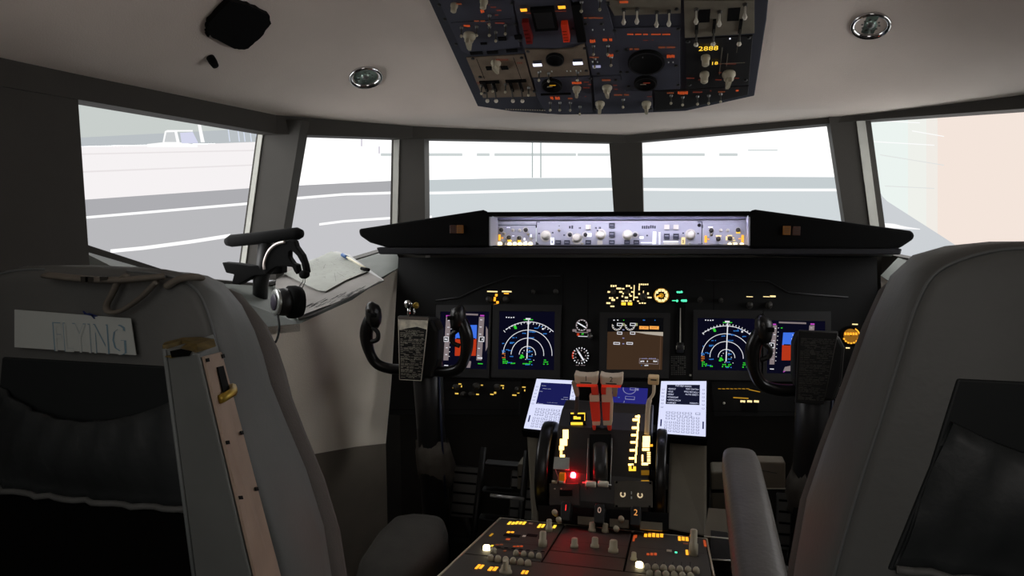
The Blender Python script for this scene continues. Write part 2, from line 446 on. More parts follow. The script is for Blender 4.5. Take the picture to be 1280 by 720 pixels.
# ================================================================ PROJECTION SCREEN
SC = Vector((.1, .6, 0)); SR = 2.9
def dome(px, py, off=0):
    d = ray(px, py); o = CAM-SC; R = SR-off
    a = d.x*d.x+d.y*d.y; bb = 2*(o.x*d.x+o.y*d.y); c = o.x*o.x+o.y*o.y-R*R
    t = (-bb+math.sqrt(bb*bb-4*a*c))/(2*a); return CAM+d*t
def interp(P, x):
    if x <= P[0][0]: (a, p), (c, q) = P[0], P[1]
    elif x >= P[-1][0]: (a, p), (c, q) = P[-2], P[-1]
    else:
        for (a, p), (c, q) in zip(P, P[1:]):
            if x <= c: break
    return p+(q-p)*(x-a)/(c-a)
def band(b, x0, x1, top, bot, off, m, step=20):
    n = max(1, int((x1-x0)/step)); vs = []
    for i in range(n+1):
        x = x0+(x1-x0)*i/n
        t = interp(top, x) if isinstance(top, list) else top; q = interp(bot, x) if isinstance(bot, list) else bot
        vs += [dome(x, t, off), dome(x, q, off)]
    b.add(vs, [(2*i, 2*i+2, 2*i+3, 2*i+1) for i in range(n)], m)
def sm(nm, rgb, s=1.0): return scr('projected_'+nm, rgb, s)
screen = thing('projection_screen', 'curved wraparound projection screen outside the windows showing a bright apron and road', 'screen', (SC.x, SC.y, 0))
def sbuild(b, name, label=None):
    b.v = [(x-SC.x, y-SC.y, z) for x, y, z in b.v]
    o = b.build(name, screen)
    if label: o['label'] = label
    return o
b = MB(); N = 90
vs = []
for i in range(N+1):
    a = rad(-35)+rad(250)*i/N
    for R in (SR, SR+.03):
        for z in (0, 3.2): vs.append((SC.x+R*math.cos(a), SC.y+R*math.sin(a), z))
fs = []
for i in range(N):
    for q in ((0, 1), (1, 3), (3, 2), (2, 0)): fs.append((i*4+q[0], i*4+q[1], (i+1)*4+q[1], (i+1)*4+q[0]))
b.add(vs, fs, sm('white_bright', (255, 255, 255), 5.4))
sbuild(b, 'screen_surface')
b = MB()
ROADTOP = [(-300, 275), (100, 250), (330, 234), (490, 226), (530, 225), (640, 222.5), (765, 222), (940, 221), (1060, 221.5)]
gA = sm('road_grey_left', (184, 184, 187)); gB = sm('road_grey_mid', (196, 196, 200)); gC = sm('road_grey_centre', (208, 215, 218))
band(b, -300, 345, ROADTOP, 900, .01, gA); band(b, 345, 510, ROADTOP, 900, .01, gB); band(b, 510, 1095, ROADTOP, 900, .01, gC)
gD = sm('road_grey_far', (197, 205, 208)); band(b, 510, 1095, ROADTOP, [(510, 239), (640, 237), (765, 234.5), (1060, 235)], .012, gD)
gE = sm('road_grey_far_left', (172, 172, 176)); band(b, -300, 510, ROADTOP, [(-300, 302), (100, 272), (330, 252), (510, 240)], .012, gE)
sbuild(b, 'road_image', 'grey road in the projected view')
b = MB(); lw = sm('line_white', (255, 255, 255), 1.05)
def strip(P, w, off=.02):
    band(b, P[0][0], P[-1][0], [(x, y-w/2) for x, y in P], [(x, y+w/2) for x, y in P], off, lw, 10)
strip([(-300, 302), (100, 272.5), (200, 264), (310, 254.5), (362, 248.5), (430, 243), (490, 241), (530, 241.5), (560, 241), (640, 239), (700, 237.5), (765, 236.5), (900, 237.5), (1060, 237.5)], 3.2)
strip([(138, 314), (180, 310), (240, 302), (288, 294.5)], 4.5)
strip([(399, 280.5), (430, 276.5), (490, 272.5), (540, 271)], 3)
sbuild(b, 'road_line_image', 'white road lines in the projected view')
b = MB(); wl = sm('barrier_white', (246, 242, 243)); gl = sm('barrier_seam', (232, 227, 228)); gt = sm('haze_green', (200, 206, 203)); gu = sm('haze_grey', (186, 192, 196))
band(b, -300, 330, 60, [(-300, 184), (100, 183), (330, 178)], .01, gt); band(b, -300, 330, [(-300, 170), (100, 172), (330, 160)], [(-300, 184), (100, 183), (330, 178)], .013, gu)
band(b, -300, 350, [(-300, 184), (100, 183), (200, 182), (330, 177)], ROADTOP, .014, wl)
band(b, -300, 330, [(100, 192), (330, 187)], [(100, 193.5), (330, 188.5)], .018, gl); band(b, -300, 330, [(100, 214), (330, 205)], [(100, 216), (330, 206.5)], .018, gl)
band(b, 330, 1095, 135, ROADTOP, .0105, sm('barrier_bright', (255, 255, 255), 1.15))
for x0, x1 in ((476, 490), (530, 578), (596, 612), (618, 720), (722, 762), (800, 881), (899, 922)):
    band(b, x0, x1, 191.5, 195, .014, sm('far_edge', (206, 213, 213)), 12)
band(b, 935, 972, 187, 188.5, .014, sm('far_edge', (206, 213, 213)), 12)
for x in (665.5, 676): band(b, x-.8, x+.8, 170, 222, .02, sm('pole_grey', (176, 186, 186)))
for x, y0, y1, dx in ((474, 183, 192, 2), (452, 168, 183, 3)): band(b, x-1, x+1, y0, y1, .02, sm('post_grey', (214, 210, 220)))
sbuild(b, 'barrier_image', 'long pale barrier in the projected view')
b = MB(); tw = sm('truck_white', (255, 255, 255), 1.0); tg = sm('truck_glass', (205, 208, 210)); tb = sm('truck_lilac', (214, 216, 238))
def tq(P, m, off):
    vs = [dome(x, y, off) for x, y in P]; b.add(vs, [tuple(range(len(vs)))], m)
tq([(184, 184), (184, 180), (202, 178), (228, 178), (247, 181), (247, 184)], tw, .024)
tq([(203, 179), (206, 164), (209, 162.5), (221, 162.5), (225, 179)], tw, .026); tq([(205.5, 177.5), (208, 165.5), (218, 165), (220.5, 177.5)], tg, .028)
tq([(221, 162.5), (241, 162.5), (241, 164.5), (221, 164.5)], tw, .026); tq([(225, 166), (241, 165), (248, 179), (227, 179)], tb, .025)
tq([(246, 149), (250, 151), (256, 178), (251, 178)], tw, .026)
for x in (284, 296, 303, 311, 318): tq([(x, 156), (x+1.2, 156), (x+4, 177), (x+2.6, 177)], sm('fence_pale', (214, 222, 238)), .026)
sbuild(b, 'truck_image', 'white pickup truck in the projected view')
b = MB()
band(b, 1062, 1800, 40, 500, .02, sm('apron_pale_green', (236, 244, 240)), 20)
band(b, 1135, 1800, 40, 500, .022, sm('apron_pale_mid', (239, 241, 235)), 20); band(b, 1158, 1800, 40, 500, .023, sm('apron_pale_warm', (241, 236, 229)), 20); band(b, 1172, 1800, 40, 500, .024, sm('apron_pink', (244, 229, 219)), 20)
band(b, 1085, 1260, [(1100, 240), (1105, 249), (1180, 297), (1260, 350)], 420, .026, sm('apron_grey', (204, 208, 212)), 6)
band(b, 1070, 1150, [(1070, 279), (1115, 279), (1130, 283), (1150, 286)], [(1070, 284), (1130, 286), (1150, 287)], .03, sm('white', (255, 255, 255)), 8)
for x0, x1, y0, y1 in ((1085, 1168, 176, 181), (1140, 1180, 163, 170), (1095, 1150, 150, 153)): band(b, x0, x1, [(x0, y0), (x1, y1)], [(x0, y0+1.2), (x1, y1+1)], .03, sm('white', (255, 255, 255)))
for x0, x1, y0, y1 in ((1100, 1180, 193, 206), (1106, 1168, 232, 235)): band(b, x0, x1, [(x0, y0), (x1, y1)], [(x0, y0+1), (x1, y1+1)], .03, sm('apron_seam', (224, 226, 224)))
sbuild(b, 'apron_image', 'pale apron seen through the right side window')

# ================================================================ CEILING FITTINGS
def ceil_hit(px, py):
    d = ray(px, py); t = .3
    while t < 3:
        p = CAM+d*t
        if p.z > ceil_z(p.x, p.y): break
        t += .002
    p = CAM+d*t; e = .02
    gx = (ceil_z(p.x+e, p.y)-ceil_z(p.x-e, p.y))/(2*e); gy = (ceil_z(p.x, p.y+e)-ceil_z(p.x, p.y-e))/(2*e)
    nrm = Vector((gx, gy, -1)).normalized()
    ex = Vector((1, 0, 0)); ex = (ex-nrm*ex.dot(nrm)).normalized()
    return Plane(p, ex, nrm.cross(ex))
for (px, py, label) in ((457, 96, 'round chrome ceiling spotlight above the left front window'), (1088.5, 31, 'round chrome ceiling spotlight to the right of the overhead panel')):
    P = ceil_hit(px, py)
    r = 20*1.0*(P.o-CAM).length/F
    t = thing('ceiling_spotlight', label, 'light', P, 'recessed chrome ceiling spotlights')
    b = MB(); b.lathe([(r*.72, -.01), (r*.98, -.004), (r, .003), (r*.93, .008), (r*.8, .006), (r*.74, 0), (r*.72, -.01)], M_chrome, seg=40); b.build('trim_ring', t)
    b = MB(); b.lathe([(.001, -.006), (r*.5, -.004), (r*.7, .001)], mat('lamp_glass', (150, 170, 160), .12, .3), seg=30)
    for k in range(10):
        a = 2*PI*k/10; b.box((r*.42*math.cos(a), r*.42*math.sin(a), .0005), (.004, .004, .002), M_steel)
    b.build('lamp_glass', t)
    b = MB(); b.lathe([(r*.22, -.002), (r*.18, .004), (r*.05, .006)], M_steel, seg=16); b.build('bulb', t)
P = ceil_hit(295, 26)
t = thing('black_pad', 'large ragged black diamond-shaped pad stuck on the ceiling at upper left', 'pad', P)
b = MB(); cor = [(283, -4), (309, 2), (333, 14), (335, 24), (318, 46), (303, 57), (290, 56), (262, 42), (255, 32), (258, 22)]
pts = []
for i in range(len(cor)):
    a = cor[i]; c = cor[(i+1) % len(cor)]
    for k in range(5):
        q = k/5; pts.append(P.uv(a[0]+(c[0]-a[0])*q+random.uniform(-.7, .7), a[1]+(c[1]-a[1])*q+random.uniform(-.7, .7)))
b.prism(pts, 0.0, .014, M_matte); b.build('pad_body', t)
b = MB()
for k in range(5):
    u, v = P.uv(257+random.uniform(-2, 2), 36+k*1.2); b.box((u, v, .006), (.004, .004, .01), M_matte)
b.build('ragged_edge', t)
P = ceil_hit(263, 72)
t = thing('ceiling_stud', 'small black rubber stud on the ceiling below the black pad', 'stud', P)
b = MB(); b.lathe([(.009, 0), (.009, .012), (.007, .024)], M_matte, seg=14); b.build('stud_body', t)

# ================================================================ OVERHEAD PANEL
s27, c27 = math.sin(rad(27)), math.cos(rad(27))
OH = Plane((0, 1.95, yhit(770, 143, 1.95).z), (1, 0, 0), (0, -c27, s27))
OHP = sub(OH, 770, 70)
oh = thing('overhead_panel', 'large dark overhead switch panel crowded with knobs, toggles and orange legends on the ceiling', 'panel', OHP)
def OHuv(px, py): return OHP.uv(px, py)
b = MB()
outl = [(597, 133), (640, 139.5), (700, 143.5), (770, 143), (857, 139), (943, 120), (958, 26), (966, -60), (973, -160), (440, -160), (506, -60), (536, 0)]
b.prism([OHuv(*p) for p in outl], -.035, 0, M_ohframe); b.build('panel_frame', oh, bevel=.002)
D = None
def ohsub(name, pts, m, th=.004, label=None):
    b = MB(); b.prism([OHuv(*p) for p in pts], 0, th, m); o = b.build(name, oh, bevel=.001)
    if label: o['label'] = label
    return o
ohsub('electronics_panel', [(548, -2), (640, -2), (650, 57), (585, 66), (577, 62)], M_oh)
ohsub('centre_left_panel', [(642, -2), (712, -2), (730, 50), (700, 58), (655, 58), (652, 50)], M_oh)
ohsub('tan_left_panel', [(583, 71), (655, 67), (670, 119), (604, 121)], M_tan, label='worn tan sub panel')
ohsub('generator_panel', [(656, 60), (690, 61), (716, 59), (731, 53), (737, 92), (665, 95)], M_tan, .005, label='worn tan sub panel with white lit windows')
ohsub('fuel_panel', [(667, 97), (738, 94), (741, 139), (684, 141), (672, 122)], M_oh)
ohsub('bleed_panel', [(715, -2), (757, -2), (773, 58), (775, 92), (740, 92), (732, 50)], M_oh)
ohsub('hydraulic_panel', [(741, 95), (775, 93), (782, 112), (815, 112), (816, 139), (745, 141)], M_oh)
ohsub('pressure_panel', [(768, 34), (850, 32), (850, 110), (779, 111)], M_oh, .004)
ohsub('tan_top_panel', [(757, -2), (851, -2), (851, 15), (768, 18)], M_tan2, label='worn tan sub panel')
ohsub('tan_right_panel', [(855, -2), (943, -2), (943, 39), (856, 45)], M_tan2, .006, label='worn tan sub panel with long levers')
ohsub('altitude_panel', [(857, 48), (941, 43), (936, 104), (858, 110)], M_bezel)
ohsub('light_switch_panel', [(819, 113), (936, 106), (935, 117), (858, 134), (819, 137)], M_bezel)
# legends and lit windows
b = MB(); D = Draw(OHP, b, .0062)
for x, y, w, h, g in ((655, 9.5, 8, 3.6, G_amber), (702.5, 6, 9, 3.8, G_amber), (672, 78.5, 11, 3.4, G_white), (722.5, 76.3, 12, 3.8, G_white), (746, 80.5, 10, 3, mat('glow_lilac', (20, 20, 20), .5, 0, .55, (190, 190, 230)))):
    b = MB(); D = Draw(OHP, b, .0062); D.rect(x, y, w, h, g); D.rect(x, y-3.6, w, 3.6, M_mcpd); b.build('lit_window', oh)
b = MB(); D = Draw(OHP, b, .0062)
for x, y, w, h in ((574, 2, 7, 2), (604.5, 11, 7, 4), (600, 23.5, 14, 1.6), (584, 29.5, 8, 2.4), (694, 120, 12, 3.4), (721, 101, 12, 2.6), (713, 120.5, 6, 2), (743, 69, 12, 1.4), (763, 66.5, 8, 3.4), (741, 48.5, 7, 4), (759.5, 47, 12, 3.2),
                   (741, 19.5, 26, 1.6), (758, 97.5, 11, 2), (777, 116, 19, 1.6), (793, 58.5, 12, 2), (833.5, 56.3, 21, 2.2), (838.5, 67.5, 10, 4), (838, 113.6, 9, 1.6), (853.5, 113.5, 13, 3.6), (811, 40, 54, 1.6), (902, 112, 9, 1.4), (780, -.5, 11, 2.6)):
    g = G_orange if (h > 2.2 or x in (811,)) else G_odim
    b = MB(); D = Draw(OHP, b, .0062); D.dash(x, y, w, h, g); b.build('legend', oh)
for x, y, w, h in ((608, 3, 9, 1.2), (617, 6, 7, 1.2), (623, 10, 8, 2), (620, 16, 7, 1), (611, 27, 5, 1), (625, 26, 12, 1.4), (733, 100, 6, 1), (736, 103, 7, 1), (733, 107, 8, 1), (769, 104, 5, 1), (770, 109, 5, 1), (730, 118, 6, 1), (806, 47.5, 9, 1), (818, 47, 6, 1),
                   (872, 112.5, 12, 1.4), (886, 111, 7, 1), (812, 118, 6, 1), (663, 13.5, 12, 1), (701, 11, 14, 1), (667, 17, 3, 1), (598, 101, 8, 1), (650, 76, 7, 1), (628, 72, 16, 1), (907, 77, 26, 1), (900, 88, 4, 1), (920, 95, 8, 1), (864, 95, 12, 1), (877, 97, 8, 1), (897, 97, 10, 1)):
    b = MB(); D = Draw(OHP, b, .0062); D.dash(x, y, w, h, G_rdim); b.build('legend', oh)
b = MB(); D = Draw(OHP, b, .0062)
D.rect(922, 54, .8, 18, M_stand); b.build('panel_line', oh); b = MB(); D = Draw(OHP, b, .0062); D.rect(901, 74, .8, 34, M_stand); b.build('panel_line', oh); b = MB(); D = Draw(OHP, b, .0062); D.rect(909, 72, .8, 16, M_stand); D.rect(916, 76, 30, .6, M_stand)
D.rect(922, 54.5, .8, .8, G_orange); D.rect(912.5, 45.3, 1.6, 1.4, G_white); D.rect(921.5, 110.5, 3.4, 1.6, G_orange)
b.build('panel_line', oh); b = MB(); D = Draw(OHP, b, .0062)
for x in range(633, 682, 3): D.rect(x, 134+(x-633)*.03, 1.8, .9, M_knob)
for a, c in (((564, 25.5), (640, 20.5)), ((596, 71), (606, 96)), ((642, 69), (652, 97))): D.line(a, c, .8, M_matte)
b.build('legend_lettering', oh)
for x, y in ((549, 6), (556, 24), (570, 55), (591, 73), (600, 96), (606, 116), (652, 72), (668, 114), (660, 64), (731, 60), (733, 88), (738, 98), (744, 136), (770, 100), (776, 90), (772, 64), (768, 38), (848, 36), (848, 106), (786, 108), (860, 8), (939, 4), (938, 35), (861, 41), (860, 52), (936, 47), (932, 100), (862, 106), (760, 4), (846, 11), (716, 8), (752, 30), (645, 30), (650, 50), (677, 137), (814, 136), (748, 92), (783, 62), (784, 90), (845, 82), (716, 36), (732, 30), (640, 4)):
    put('screw', OHP, OHP, x, y, oh, s=1.15, h=.004)
# digits
b = MB()
for tx, x, y, sz in (('2888', 885.5, 57.6, .021), ('18', 893, 76.2, .016)):
    u, v = OHP.uv(x, y); glyphs(b, tx, u, v, sz, .007, G_yel, sx=1.05)
b.build('digital_readout', oh)
# red guards, black gauges
for x, y, w, h, m, lb in ((660, 33, 8, 24, mat('guard_dark_red', (120, 22, 16), .5), 'dark red guard'), (707.5, 33, 8, 19, mat('guard_red', (170, 40, 20), .5, 0, .12, (230, 60, 20)), 'red lit guard')):
    u, v = OHP.uv(x, y); a, c = OHP.sc(x, y)
    g = MB(); g.hull8([(u+i*w*a/2, v+j*h*c/2, k) for i in (-1, 1) for j in (-1, 1) for k in (.004, .024 if j < 0 else .016)], m)
    for q in range(4): g.box((u, v-h*c*.35+q*h*c*.2, .0246), (w*a*.7, .0012, .001), M_matte)
    o = g.build('switch_guard', oh, bevel=.002); o['label'] = lb
g = MB(); u, v = OHP.uv(681, 20); g.box((u, v, .006), (.052, .07, .012), M_matte); g.box((u, v, .0125), (.04, .05, .001), M_black); g.build('fuel_temperature_display', oh, bevel=.001)
g = MB(); u, v = OHP.uv(724, 25); g.box((u, v, .006), (.02, .12, .012), M_matte); g.build('black_slot_display', oh, bevel=.001)
for x, y, r, nm in ((694, 71, .022, 'dial_gauge'), (690, 104, .026, 'dial_gauge'), (808, 75, .043, 'dial_gauge'), (807, 101, .028, 'dial_gauge')):
    u, v = OHP.uv(x, y); g = MB(); g.lathe([(r, 0), (r, .01), (r*.85, .012), (r*.8, .007)], M_matte, (u, v, 0), seg=28)
    if y in (104, 101): 
        g.box((u+r*.1, v+.003, .009), (r*.6, .002, .001), G_dyel if y == 104 else G_rdim); g.box((u-r*.2, v-.002, .009), (r*.5, .002, .001), M_knob)
    g.ring((u, v, .0125), r*.86, r*.97, 0, M_bezel)
    g.build(nm, oh)
for i, (x, y) in enumerate(((587, 44), (721, 110), (759, 109), (750, 129), (808, 129), (620, 78), (911, 92))):
    put('selector', OHP, OHP, x, y, oh, rot=(0, 0, 10, -5, 5, 20, -10)[i], s=(1.15, .85, .95, .95, .95, .95, 1.2)[i], h=.004)
for x, y, s_ in ((882, 75, 1.0), (880.5, 96, 1.05), (568, 10, .8), (605, 5, .85)): put('round_knob', OHP, OHP, x, y-4, oh, s=s_, h=.004)
for x, y in ((612, 19), (620, 40), (577, 34), (596, 33), (612, 33), (632, 31), (742, 57), (760, 57), (688, 128), (700, 128), (713, 128), (725, 133), (779, 124), (839, 119), (853.5, 121), (872, 120), (886, 119), (901, 117), (674, 90), (686, 91), (722, 90),
             (743.5, 73), (764, 71), (727, 2), (750, 0), (602, 107), (616, 104), (632, 105), (661, 109)):
    put('toggle', OHP, OHP, x, y, oh, s=.8, h=.004)
for x, y in ((780, 12), (796.5, 11), (821, 15), (836.5, 14), (899.5, 14), (931.5, 5), (870.5, 11)):
    put('toggle_white', OHP, OHP, x, y, oh, s=1.0, h=.005)
for x, y in ((870.5, 39), (892, 38), (924.5, 38), (609, 112), (620, 112), (641, 112), (653, 112)):
    put('guard_lever', OHP, OHP, x, y, oh, s=.95, h=.005)
g = MB(); D = Draw(OHP, g, .004)
for x, y, w, h in ((880, 17, 15, 16), (917, 15, 15, 16)): g = MB(); D = Draw(OHP, g, .004); D.rect(x, y, w, h, M_matte, .003); g.build('black_insert', oh)
for x, y, w, h in ((612, 100.5, 25, 3), (645, 99, 26, 3), (612, 83, 8, 4), (631, 82.5, 9, 4), (695, 115.5, 38, 1.6), (596, 64, 16, 3), (616, 63, 14, 3), (640, 61, 14, 3), (648, 44, 9, 5), (628, 46, 10, 4), (605, 52, 8, 2)): g = MB(); D = Draw(OHP, g, .004); D.rect(x, y, w, h, M_matte, .003); g.build('black_insert', oh)
g = MB(); D = Draw(OHP, g, .0064)
for x, y in ((709, 86), (713.5, 86), (720.5, 85.6), (726, 85.8), (741, 74.4), (747, 74.6), (835.8, 75), (841.5, 75), (741, 34.3), (755, 34), (676, 86.5), (690, 86.4), (803.5, 68.5), (743.5, 76.5), (692, 29), (687, 25)): D.rect(x, y, 1.5, 1.7, M_sticker)
g.build('bat_handle_tip', oh)

# ================================================================ GLARESHIELD
GY = 1.80
def gp(px, py, y=GY): return yhit(px, py, y)
gs = thing('glareshield', 'wide black glareshield hood across the cockpit above the instruments', 'glareshield', (0, GY, 1.1))
def gl(b): b.v = [(x, y-GY, z-1.1) for x, y, z in b.v]; return b
back = Vector((-.05, .34, -.045)); backr = Vector((.05, .34, -.045))
b = MB(); b.slab([gp(609, 265), gp(938, 264), gp(938, 269.5), gp(609, 270.5)], (0, .006, 0), M_shield)
b.slab([gp(609, 265)+Vector((0, .002, 0)), gp(938, 264)+Vector((0, .002, 0)), gp(938, 267.5)+Vector((0, .002, 0)), gp(609, 268.5)+Vector((0, .002, 0))], (0, .5, -.05), M_shield)
gl(b).build('hood_lid', gs, bevel=.002)
b = MB(); b.slab([gp(448, 286), gp(604, 262), gp(611, 265), gp(613, 272), gp(613, 308), gp(486, 310), gp(462, 303), gp(449, 294)], back, M_shield); gl(b).build('left_wing', gs, bevel=.006)
b = MB(); b.slab([gp(937, 263), gp(944, 261.5), gp(1138, 288), gp(1143, 291), gp(1143, 298), gp(1128, 308), gp(1100, 312), gp(936, 309), gp(935, 270)], backr, M_shield); gl(b).build('right_wing', gs, bevel=.006)
# recess sides, top liner and led strip
b = MB()
for x0, x1 in ((613, 622.5), (936, 932)):
    b.slab([gp(x0, 271), gp(x0, 307), yhit(x1, 308, 1.876), yhit(x1, 272, 1.876)], (-.003 if x0 < 700 else .003, 0, 0), M_mcp)
b.slab([gp(613, 270.5)+Vector((0, .03, .004)), gp(936, 269.5)+Vector((0, .03, .004)), yhit(933, 271, 1.874), yhit(618, 272, 1.874)], (0, 0, .003), M_mcp)
gl(b).build('recess_liner', gs)
b = MB(); a = gp(618, 270.2); c = gp(932, 269.4)
b.hull8([(x, GY+y, a.z+z) for x in (a.x, c.x) for y in (.010, .022) for z in (.0035, .0065)], G_strip)
gl(b).build('led_light_strip', gs)
b = MB(); b.slab([yhit(620, 270.5, 1.872), yhit(934, 269.5, 1.872), yhit(934, 274, 1.872), yhit(620, 275, 1.872)], (0, .002, 0), mat('unlit_lilac', (90, 88, 108), .5)); gl(b).build('painted_shade_band', gs)  # darker lilac strip: shade at the top of the recess put into colour
b = MB(); b.slab([gp(470, 309.5), gp(1128, 311), gp(1126, 318.5), gp(474, 318)], (0, .03, 0), M_lip); gl(b).build('front_lip', gs, bevel=.003)
b = MB(); u0 = gp(478, 318); u1 = gp(1122, 318.5)
b.slab([u0+Vector((0, .012, .002)), u1+Vector((0, .012, .002)), Vector((.70, 2.06, 1.062)), Vector((-.69, 2.06, 1.062))], (0, .01, .02), mat('underside_gloss', (16, 16, 17), .28)); gl(b).build('underside', gs)
for (x, y, m, nm) in ((567, 286.5, mat('warn_brown', (70, 44, 34), .4), 'warning_light'), (575.5, 286.5, mat('warn_amber_dim', (92, 62, 30), .4, 0, .05, (200, 120, 30)), 'caution_light'), (983, 288, mat('warn_amber_dim', (92, 62, 30), .4), 'caution_light'), (995, 288.5, mat('warn_brown', (70, 44, 34), .4), 'warning_light')):
    p = gp(x, y); b = MB(); b.box((p.x, GY-.003, p.z), (.017, .008, .021), m)
    for k in (-1, 0, 1): b.box((p.x, GY-.0075, p.z+k*.005), (.011, .001, .0012), M_knobd)
    gl(b).build(nm, gs, bevel=.001)

t8s, t8c = math.sin(rad(6)), math.cos(rad(6))
MC = Plane((0, 1.885, yhit(774, 309, 1.885).z), (1, 0, 0), (0, t8s, t8c))
def panel_plate(name, parent, P, pts, m, th, bev=.0008):
    b = MB(); b.prism([P.uv(*p) for p in pts], th-.002, th, m); return b.build(name, parent, bevel=bev)
P = sub(MC, 776, 293)
mc = thing('mode_control_panel', 'long lilac-grey autopilot panel lit by a white strip under the glareshield hood', 'control panel', P)
panel_plate('panel_face', mc, P, [(622, 271), (933, 270), (933, 281), (877, 281), (877, 310), (671, 309.5), (671, 282), (622, 282)], M_mcp, .002)
b = MB(); D = Draw(P, b, .0022)
D.line((671, 277), (671, 282), 1, M_mcpd); D.line((671, 277.5), (675, 277.5), 1, M_mcpd); D.line((872, 277.5), (878, 277.5), 1, M_mcpd); D.line((877.5, 277), (877.5, 310), 1, M_mcpd); D.line((623, 281.5), (671, 281.5), 1, M_mcpd)
D.line((872.5, 305), (877, 305), .8, M_mcpd)
for x, y, w, h, m in ((714, 284, 6, 4, M_mcpd), (725, 285, 3, 2.6, M_mcpd), (745, 285, 2.5, 3, M_mcpd), (750, 285, 3, 3, M_mcpd), (811, 284, 18, 4.4, M_mcpd), (699, 282.5, 2, 1, M_mcpd)): D.dash(x, y, w, h, m, max(2, int(w/2.4)))
for x, y, w, h in ((690.5, 302, 4.4, 10), (818, 297.5, 4.4, 16), (838.5, 302, 19, 1.4), (808, 303.5, 14, 1.2), (736.5, 293.6, 6, 5), (802, 297, 5, 3)): D.rect(x, y, w, h, G_white)
for y in range(291, 306, 2): D.rect(824.5, y, 2.5, .9, G_white)
D.rect(690.5, 302.5, 2, 4, M_mcpd); D.rect(818, 305, 3.4, 1.6, M_mcpd)
D.rect(854, 302, 4.6, 10.5, G_cream); D.rect(854, 302, 2.2, 4.5, M_mcpd)
for x, y, r in ((682.5, 295, 6.2), (721.5, 298.5, 6.0), (751, 293, 6.0), (784.5, 294, 6), (863, 293, 6)): D.arc((x, y), r, 0, 360, 1.5, M_knobw)
for x, y in ((712.5, 293.5), (732, 293.5), (794, 293.5)): D.arc((x, y), 3.6, 0, 360, .8, M_knobw)
for x, y in ((674, 292), (691, 291), (705.5, 294), (747, 288.5), (809, 294.5), (854, 291.5), (872.5, 292), (728, 305)): D.rect(x, y, 2.2, 1.8, M_mcpd)
b.build('panel_markings', mc)
for x, y in ((682.5, 294), (721.5, 297.5), (751, 294), (784.5, 294), (863, 294)): put('white_knob', P, P, x, y, mc, s=1.15, h=.003)
for x, y in ((712.5, 293.5), (732, 293.5), (794, 293.5)): put('dark_knob', P, P, x, y, mc, s=.6, h=.003)
for x, y in ((698, 303.5), (709, 303.5), (735.5, 303.5), (765, 282), (765, 293), (765, 303.5), (784, 303.5), (795.5, 303.5), (833.5, 295.5), (845, 295.5)): put('black_button', P, P, x, y, mc, s=1.08, h=.002)
for x, y in ((735.5, 284), (750, 303.5), (833.5, 284), (845, 284)): put('white_button', P, P, x, y, mc, s=1.05, h=.002)
for x, y in ((699, 288), (861.5, 305.5), (728, 305)): put('pin_knob', P, P, x, y, mc, s=.75, h=.002)
for x, y in ((874, 281.5), (874, 307), (671.5, 305.5)): put('screw', P, P, x, y, mc, s=1.2, h=.002)
b = MB(); D = Draw(P, b, .0022); D.rect(839, 307.3, 19, 7, M_knobw, .012); b.build('disengage_bar', mc, bevel=.001)

def efis(label, pts, c, items):
    P = sub(MC, *c)
    t = thing('efis_control_panel', label, 'control panel', P)
    panel_plate('panel_face', t, P, pts, M_mcp, .0045)
    b = MB(); D = Draw(P, b, .0048)
    for x, y, w, h, g in items['marks']: D.rect(x, y, w, h, g, .0008)
    for x, y in items['knobs']: D.arc((x, y), 3.1, 0, 360, .7, M_knobw)
    b.build('panel_markings', t)
    for x, y in items['knobs']: put('dark_knob', P, P, x, y, t, s=.66, h=.003)
    for x, y in items['caps']: put('push_cap', P, P, x, y, t, s=.8, h=.003)
    for x, y in items['dark']: put('pin_knob', P, P, x, y, t, s=.8, h=.002)
    for x, y in items['lit']:
        b = MB(); u, v = P.uv(x, y); b.lathe([(.0056, .002), (.0056, .006), (.004, .008)], G_cap, (u, v, 0), seg=12); b.build('lit_push_cap', t)
efis('small control panel with amber lit caps at the left end of the lit hood', [(622, 282), (670, 282), (670, 309), (622, 309)], (646, 295),
     dict(marks=[(625, 297, 2.6, 7, G_amber), (628.5, 297.5, 2, 1.4, G_amber), (637.5, 301, 5, 2, G_yel), (649.5, 301.5, 4, 2, G_yel), (642, 295, 3, 1, G_white), (656, 299, 2, 3, G_white), (664, 296, 2, 6, G_white), (658, 302, 2, 1, G_white), (636, 284.5, 4, 1, G_white)],
          knobs=[(627, 287.5), (657.5, 287.5), (636.5, 297), (649.5, 297.5)], caps=[(641.5, 288), (650, 288), (663.5, 298)], dark=[(632, 305.5), (631, 292), (661, 293)], lit=[(625.5, 305), (637.5, 305.5), (644, 305.3), (650.5, 305.5), (657, 305.3), (663.5, 305.5)]))
efis('small control panel with amber lit caps at the right end of the lit hood', [(878.5, 281), (932, 281), (932, 309), (878.5, 309.5)], (905, 295),
     dict(marks=[(882, 299, 3, 8.5, G_amber), (885.5, 299, 2.4, 1.2, G_amber), (898, 295, 7, 1.6, G_cream), (908, 298, 2, 5, G_cream), (916, 297.5, 3.4, 1.4, G_cream), (917.5, 300.5, 3, 1.2, G_cream), (917, 303.5, 3, 1.2, G_cream), (928, 298.5, 3, 9, G_amber), (924.5, 298.5, 3, 1.2, G_amber), (912, 294.6, 6, 1.2, G_cream), (922.5, 291, 5, 2, G_yel), (888, 284, 6, 1, G_white)],
          knobs=[(889, 288), (922.5, 287.5), (898, 298.5), (912.5, 298)], caps=[(901, 288), (909.5, 288)], dark=[(883.5, 306.5), (890, 306.5), (898, 306.5), (905, 306.5), (889, 293)], lit=[(912, 306.5), (919, 306.3), (927, 306.5)]))

